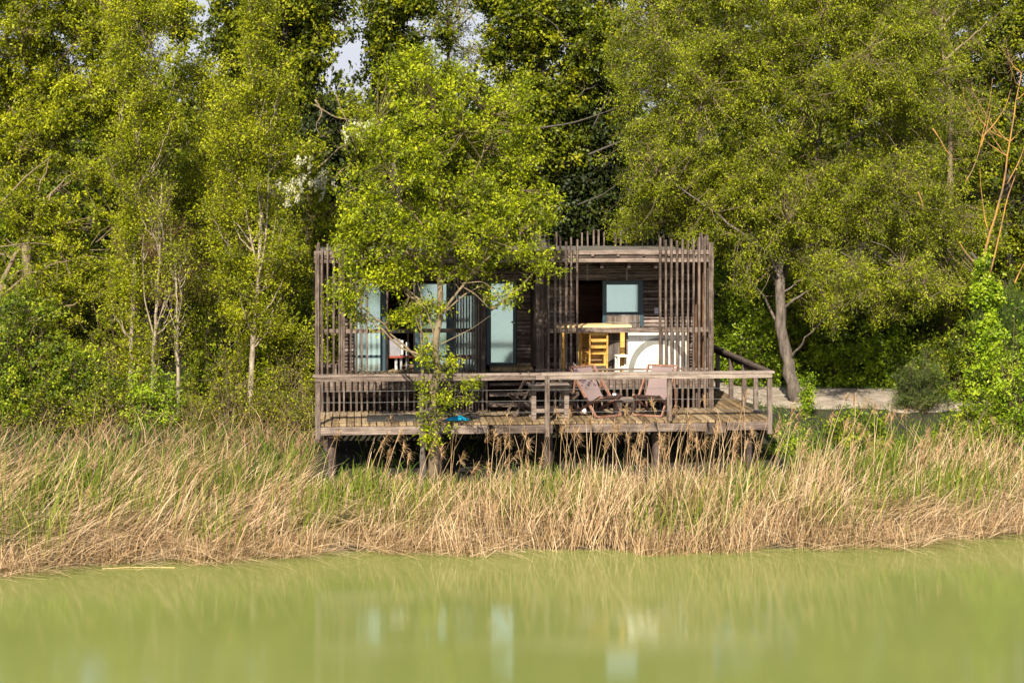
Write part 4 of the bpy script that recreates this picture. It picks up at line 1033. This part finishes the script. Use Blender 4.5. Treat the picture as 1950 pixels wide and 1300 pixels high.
# broom: upright rush-like stems
def make_broom(label, loc, r, hgt, seed, n=2600, group=None, nm='broom_bush', cat='broom', mt='l_broom'):
    rng = np.random.default_rng(seed); x, y = loc; z = gz(x, y)
    root = empty(nm, (x, y, z), label, cat, group)
    th = rng.uniform(0, 2*math.pi, n); rad_ = r*rng.uniform(0, 1, n)**.6; ln = hgt*rng.uniform(.6, 1.0, n)
    base = np.stack([np.cos(th)*rad_*.35, np.sin(th)*rad_*.35, np.full(n, .1)], 1)
    mid = np.stack([np.cos(th)*rad_*.75, np.sin(th)*rad_*.75, ln*.5], 1)
    tip = np.stack([np.cos(th)*rad_*1.05, np.sin(th)*rad_*1.05, ln*(1-.25*(rad_/r)**2)], 1) + rng.normal(size=(n, 3))*.09
    m2_ = mid + (tip-mid)*.2
    a_ = seg_arrays(mid*.98, tip, .006, .003); k = 5
    P = []; Q_ = []
    for _ in range(k):
        t = rng.uniform(.1, .9, (n, 1)); p = mid + (tip-mid)*t; q = p + rng.normal(size=(n, 3))*.06 + np.array([0, 0, .16]); P.append(p); Q_.append(q)
    b_q = seg_arrays(np.concatenate(P), np.concatenate(Q_), .0045, .002)
    V = np.concatenate([a_[0], b_q[0]]); Q = np.concatenate([a_[1], b_q[1]+len(a_[0])])
    tone = np.clip(rng.normal(.5, .22, len(Q)), 0, 1)
    link_mesh('foliage', np_mesh('foliage', V, Q, tone), M[mt], root)
    s = seg_arrays(base[:120], mid[:120], .014, .007); link_mesh('stems', np_mesh('stems', s[0], s[1]), M['bark_dark'], root)
for (lb_, px_, Y_, r_, h_, m_, sd_, n_) in (
    ('bright bush at the foot of the slope behind the leaning grey trunk', 1500, 45.4, 1.3, 3.2, 'l_left', 111, 170),
    ('tall yellow-green bush behind the middle of the gravel path', 1610, 46.0, 1.5, 3.2, 'l_ivy', 112, 200),
    ('tall green bush under the hanging willow branches, right of the path middle', 1760, 45.3, 1.4, 3.0, 'l_left', 113, 180),
    ('leafy bush behind the ivy-wrapped tree', 1880, 44.5, 1.3, 3.0, 'l_shrub', 114, 180),
    ('yellow-green bush on the slope behind the leftmost poplar', 230, 45.5, 1.6, 3.6, 'l_left', 115, 200),
    ('light bush on the slope behind the forked white poplar stem', 370, 47.5, 1.5, 3.2, 'l_left', 116, 170),
    ('bright bush high on the slope above the left cabin corner', 520, 46.5, 1.3, 3.6, 'l_fore', 117, 170),
    ('spindly olive bush between the forked white stem and the fanning poplar', 410, 40.8, .8, 2.4, 'l_left', 122, 80),
    ('olive bush filling the gap left of the cabin corner post', 575, 41.0, .9, 2.6, 'l_fore', 123, 110),
    ('tall leafy bush right of the cabin below the willow', 1450, 45.2, 1.0, 3.4, 'l_ivy', 125, 110),
    ('leafy bush at the edge of the bank right of the deck', 1640, 37.6, .8, .55, 'l_shrub', 126, 50),
    ('rounded bright bush on the far verge of the path, below the hanging willow', 1690, 44.1, .9, 1.7, 'l_ivy', 141, 90),
    ('small bright bush on the far verge just right of the leaning trunk', 1600, 44.2, .8, 1.3, 'l_ivy', 142, 70),
    ('bushy yellow-green growth between the dark railing end and the leaning trunk', 1425, 43.8, .7, 2.4, 'l_ivy', 143, 90),
    ('leafy bush at the left edge behind the low spreading tree', 60, 44.5, 1.7, 3.4, 'l_left', 118, 220)):
    make_shrub(lb_, xy(px_, Y_), r_, h_, m_, sd_, n_, size=.1, rad=.32)
make_shrub('dark thin-leaved broom bush standing in front of the gravel path', xy(1752, 40.3), .75, 1.05, 'l_broom', 91, 80, None, 'broom_bush', 'broom', rad=.34, size=.12, aspect=.13, up=1.3, per=9, twigs=6)
make_broom('large soft green broom behind the path, right of its middle', xy(1700, 45.3), 1.2, 2.5, 92, 1500)
make_broom('soft green broom near the right edge above the bright bush', xy(1925, 42.5), 1.0, 2.6, 93, 1400)
_sc = None
for k_, (px_, Y_, s_) in enumerate(((95, 36.9, .8), (190, 37.3, .9), (250, 38.0, .8), (330, 38.6, .9), (375, 37.5, .7), (430, 38.0, 1.0), (505, 38.3, .9), (560, 37.8, .9), (470, 39.6, 1.2), (590, 39.2, 1.0))):
    lb_ = 'scrubby olive bush in the low row behind the reeds left of the deck'; x_, y_ = xy(px_, Y_)
    if _sc is None: _sc = make_shrub(lb_, (x_, y_), .75, .95, 'l_left', 131, 46, 'scrubby bushes behind the reeds on the left bank', size=.06, per=5, rad=.3)
    else: copy_thing(_sc, lb_, (x_, y_, gz(x_, y_)), k_*1.3, (s_, s_, s_*(1+.2*(k_ % 3))))
make_broom('tall green broom behind the path, below the willow', xy(1790, 47), 1.2, 3.2, 95, 1400)

make_broom('tan dry brush high between the poplar stems', xy(290, 44.8), 1.0, 4.6, 97, 800, None, 'dry_brush', 'dry brush', 'plume')
make_broom('tan dry brush behind the forked white poplar stem', xy(420, 45.5), .9, 4.4, 98, 600, None, 'dry_brush', 'dry brush', 'plume')
# hillside thicket behind everything: individual bushes copied from four kinds
HG = 'bushes crowding the wooded slope'
protos = []
for k, (lm, nm) in enumerate((('l_dark', 'dark green'), ('l_shrub', 'mid green'), ('l_dark', 'deep green'), ('l_left', 'yellow-green'))):
    protos.append((make_shrub('%s bush among others on the wooded slope' % nm, (0, 62+k), 1.6, 2.4, lm, 100+k, 90, HG, size=.17, rad=.5, per=7, aspect=.6), nm))
rngh = np.random.default_rng(5); first = [True]*4
def place(x, y, k, sc):
    r_, nm = protos[k]
    z = gz(x, y); rz = rngh.uniform(0, 6.28); s = (sc, sc, sc*rngh.uniform(.85, 1.25))
    if first[k]: r_.location = (x, y, z-.1); r_.rotation_euler = (0, 0, rz); r_.scale = s; first[k] = False; return
    copy_thing(r_, '%s bush among others on the wooded slope' % nm, (x, y, z-.1), rz, s)
for (y, n, sc, ks) in ((47.0, 12, .7, (1, 0, 3)), (49.5, 13, .85, (1, 0, 1)), (52, 13, 1.0, (0, 2, 1)), (56.5, 14, 1.1, (0, 2, 1)), (62, 15, 1.1, (0, 2, 0, 1)), (68, 15, 1.0, (1, 0, 1, 3)), (75, 15, .8, (1, 3))):
    for i in range(n):
        x = ((i+.5+rngh.uniform(-.35, .35))/n - .5)*y*.66
        px = CX + x*F/y
        if y < 58 and 585 < px < 680 : continue
        if y < 55 and 1090 < px < 1230: continue
        place(x, y+rngh.uniform(-1.2, 1.2), int(rngh.choice(ks)), sc*rngh.uniform(.8, 1.25))

# ------------------------------------------------------------------ reeds and bank grass
def ribbons(base, d0, d1, ln, wd, tone, nseg=4, sag=None, rng=RNG, face=None):
    """bent ribbons: start direction d0 turns into d1"""
    n = len(base); t = np.linspace(0, 1, nseg+1)
    pts = [base]
    for i in range(nseg):
        d = unit(d0*(1-t[i+1]*1.0) + d1*t[i+1]); pts.append(pts[-1] + d*(ln/nseg)[:, None])
    yaw = rng.uniform(-1.0, 1.0, n); side = np.stack([np.cos(yaw), np.sin(yaw), np.zeros(n)], 1)
    V = []; 
    for i, p in enumerate(pts):
        ww = (wd*(1-.75*t[i]**1.5))[:, None]*.5
        V.append(p-side*ww); V.append(p+side*ww)
    V = np.stack(V, 1).reshape(-1, 3); b = (np.arange(n)*2*(nseg+1))[:, None, None]
    Q = (b + np.array([[[2*i, 2*i+1, 2*i+3, 2*i+2] for i in range(nseg)]])).reshape(-1, 4)
    return V, Q, np.repeat(tone, nseg), pts[-1], pts[-2]
def patch(x, y, s=.5, seed=0.0):
    return np.array([noise.noise(Vector((a*s+seed, b*s*1.6, seed))) for a, b in zip(x, y)])
def reeds():
    rng = np.random.default_rng(31)
    VV = []; QQ = []; TT = []; off = 0
    def add(o):
        nonlocal off
        VV.append(o[0]); QQ.append(o[1]+off); TT.append(o[2]); off += len(o[0])
    def pos(n, d0, d1, pw=1.0):
        x = rng.uniform(-11, 11.5, n); back = np.interp(x, [-11, -5, -3.6, 0, 5, 6.2, 11], [5.4, 4.6, 4.0, 3.7, 4.0, 4.2, 4.2])
        d = d0 + (d1*back-d0)*rng.uniform(0, 1, n)**pw
        y = edge_y(x)+d + .25*np.sin(x*1.7)+.15*np.sin(x*4.3+1) ; return x, y, d
    def near(x, d): return np.where((x > -3.9) & (x < 5.2), np.interp(d, [0, 1.3, 2.8, 4], [1, .95, .48, .35]), 1)
    # standing and wind-leaning dry stems
    n = 21000; x, y, d = pos(n, -.25, .96)
    keep = rng.random(n) < np.clip(.62 + 1.1*patch(x, y, .55, 4.), .12, 1); x, y, d = x[keep], y[keep], d[keep]; n = len(x)
    z = ground_z(x, y)
    lean = np.interp(x, [-9, -5, -2, .5, 3, 5, 7, 9.5], [.95, .7, .42, .12, .10, .32, .65, .35]) + .6*patch(x, y, .8, 9.)
    d0 = np.stack([rng.normal(0, .24, n)+lean*.4, rng.normal(0, .16, n), np.ones(n)], 1)
    d1 = np.stack([rng.normal(0, .5, n)+lean*1.5, rng.normal(-.05, .25, n), np.full(n, .8)-lean*.3], 1)
    hm = np.interp(x, [-9, -4.5, -3, 0, 2, 5, 6.5, 9.5], [.98, .8, .8, .9, 1.05, .88, .66, .8])
    ln = hm*rng.uniform(.35, 1.2, n)*(1+.45*patch(x, y, .9, 2.))*near(x, d)
    tone = np.clip(rng.normal(.52, .27, n), 0, 1)
    add(ribbons(np.stack([x, y, z-.03], 1), d0, d1, ln, rng.uniform(.009, .021, n), tone, 5, rng=rng))
    # lodged mats close to the water
    n = 9500; x, y, d = pos(n, -.45, .36)
    lod = np.interp(x, [-9, -7, -4, -1.5, -.8, .5, 3, 4.5, 6.5, 8.5, 10], [1, 1, .75, .9, .5, .12, .12, .6, 1, .9, .3])
    keep = rng.random(n) < lod; x, y, d = x[keep], y[keep], d[keep]; n = len(x)
    z = np.maximum(ground_z(x, y), 0) + rng.uniform(0, .32, n)*np.clip(d+.6, 0, 1)
    sg = np.where(rng.random(n) < .8, 1, -1)
    d0 = np.stack([sg*rng.uniform(.4, 1.3, n), rng.normal(-.25, .35, n), rng.uniform(.1, .7, n)], 1)
    d1 = np.stack([sg*rng.uniform(.8, 1.5, n), rng.normal(-.25, .4, n), rng.uniform(-.45, .15, n)], 1)
    add(ribbons(np.stack([x, y, z], 1), d0, d1, rng.uniform(.5, 1.35, n), rng.uniform(.008, .017, n), np.clip(rng.normal(.58, .2, n), 0, 1), 4, rng=rng))
    # loose dead stems among the scrub behind the reed belt
    n = 2600; x = rng.uniform(-11, -3.9, n); y = edge_y(x) + rng.uniform(4.2, 9.0, n); z = ground_z(x, y)
    d0 = np.stack([rng.normal(.35, .45, n), rng.normal(0, .3, n), np.ones(n)], 1); d1 = d0 + rng.normal(0, .5, (n, 3)); d1[:, 2] = .5
    add(ribbons(np.stack([x, y, z-.03], 1), d0, d1, rng.uniform(.3, .85, n), rng.uniform(.008, .016, n), np.clip(rng.normal(.35, .2, n), 0, 1), 4, rng=rng))
    # short stubble on the waterline
    n = 5200; x, y, d = pos(n, -.3, .12); z = np.full(n, -.03)
    d0 = np.stack([rng.normal(0, .25, n), rng.normal(0, .25, n), np.ones(n)], 1); d1 = d0+rng.normal(0, .3, (n, 3))
    add(ribbons(np.stack([x, y, z], 1), d0, d1, rng.uniform(.2, .6, n), rng.uniform(.008, .016, n), np.clip(rng.normal(.45, .2, n), 0, 1), 3, rng=rng))
    # tall plume stems
    n = 520; x, y, d = pos(n, .35, .98); keep = rng.random(n) < np.interp(x, [-9, -4, -3, 1, 2, 6.5, 9], [.7, .5, .4, .7, 1, 1, .7]); x, y = x[keep], y[keep]; n = len(x)
    z = ground_z(x, y); lean = np.interp(x, [-9, -5, -2, 1, 5, 9], [.6, .5, .3, .1, .25, .35])
    d0 = np.stack([rng.normal(0, .12, n)+lean*.4, rng.normal(0, .1, n), np.ones(n)], 1); d1 = np.stack([rng.normal(0, .25, n)+lean, rng.normal(0, .15, n), np.ones(n)], 1)
    lnp = rng.uniform(1.25, 1.95, n)*np.interp(x, [-9, -4, 0, 6, 9], [.8, .7, .82, .96, .55])
    o = ribbons(np.stack([x, y, z-.03], 1), d0, d1, lnp, rng.uniform(.010, .015, n), np.clip(rng.normal(.6, .15, n), 0, 1), 4, rng=rng); add(o)
    tips, prev = o[3], o[4]
    me = np_mesh('dry_reeds', np.concatenate(VV), np.concatenate(QQ), np.concatenate(TT))
    tag(link_mesh('dry_reeds', me, M['reed_dry']), 'dry straw-coloured reeds standing and lodged along the water edge', 'reeds', kind='stuff')
    # plumes: drooping tufts of fine strands at the tips
    k = 46; sel = rng.random(n) < .5; tips = tips[sel]; dirn = unit(tips-prev[sel]); m = len(tips)
    b = np.repeat(tips, k, 0) - np.repeat(dirn, k, 0)*rng.uniform(0, .2, (m*k, 1))
    dd = np.repeat(dirn, k, 0)*.8 + rng.normal(size=(m*k, 3))*.35; d2 = dd + np.array([.35, 0, -1.0])*rng.uniform(.5, 1.2, (m*k, 1))
    V, Q, T, _, _ = ribbons(b, dd, d2, rng.uniform(.07, .17, m*k), rng.uniform(.006, .012, m*k), np.clip(rng.normal(.5, .25, m*k), 0, 1), 2, rng=rng)
    tag(link_mesh('reed_plumes', np_mesh('reed_plumes', V, Q, T), M['plume']), 'feathery tan plumes nodding on the taller reeds', 'reed plumes', kind='stuff')
    # green blades
    VV.clear(); QQ.clear(); TT.clear(); off = 0
    n = 22000; x, y, d = pos(n, .1, 1.0)
    keep = rng.random(n) < np.clip(.32+1.7*patch(x, y, .8, 20.), .05, 1)*np.interp(x, [-9, -6, -3, 0, 3, 6, 9], [.5, .8, 1, .85, .85, 1.0, .75])*np.clip(d/.7, .1, 1); x, y, d = x[keep], y[keep], d[keep]; n = len(x)
    z = ground_z(x, y)
    d0 = np.stack([rng.normal(.03, .14, n), rng.normal(0, .14, n), np.ones(n)], 1); d1 = np.stack([rng.normal(.12, .3, n), rng.normal(0, .25, n), np.full(n, .9)], 1)
    add(ribbons(np.stack([x, y, z-.03], 1), d0, d1, rng.uniform(.3, 1.0, n)*near(x, d), rng.uniform(.012, .026, n), np.clip(rng.normal(.5, .24, n), 0, 1), 4, rng=rng))
    me = np_mesh('green_reeds', np.concatenate(VV), np.concatenate(QQ), np.concatenate(TT))
    tag(link_mesh('green_reeds', me, M['reed_green']), 'fresh green reed blades growing up through the dry stems', 'reeds', kind='stuff')
reeds()
def bank_grass():
    rng = np.random.default_rng(77); n = 80000
    x = rng.uniform(-12, 13, n); y = edge_y(x) + rng.uniform(3.2, 14.5, n)
    a_ = (np.abs(y-41.8-.25*np.sin(x*2.6)) < 1.35+.2*np.sin(x*5.7)) & (x > 4.4) & (x < 10); c_ = (x > -3.9) & (x < 5.4) & (y > 33.6) & (y < 44.5)
    keep = ~a_ & ~(c_ & (rng.random(n) < .95)) & ~((x < -4) & (rng.random(n) < .62)) & (rng.random(n) < np.clip(.75+1.1*patch(x, y, .5, 33.), .1, 1)); x, y = x[keep], y[keep]; n = len(x)
    z = ground_z(x, y)
    d0 = np.stack([rng.normal(0, .3, n), rng.normal(0, .3, n), np.ones(n)], 1); d1 = d0 + rng.normal(0, .6, (n, 3)); d1[:, 2] = .5
    ln = rng.uniform(.12, .42, n)*np.where((y > 39.4) & (y < 44.2) & (x > 4.4), .35, np.where(y > 38, .85, 1.3))*np.where((x > 5.3) & (y > 36) & (y < 40), .6, 1)
    V, Q, T, _, _ = ribbons(np.stack([x, y, z-.01], 1), d0, d1, ln, rng.uniform(.012, .024, n), np.clip(rng.normal(.42, .22, n), 0, 1), 3, rng=rng)
    tag(link_mesh('bank_grass', np_mesh('bank_grass', V, Q, T), M['grass']), 'rough green grass and weeds on the bank between reeds and bushes', 'grass', kind='stuff')
bank_grass()
# a floating straw by the waterline and the pale scrap beside it
st = MB().tube([(-6.6, 29.6, .008), (-6.2, 29.66, .014), (-5.8, 29.69, .01), (-5.45, 29.7, .006)], .005, 6).build('floating_reed', M['pine'])
tag(st, 'single pale reed stem floating on the water by the left bank', 'reed stem')
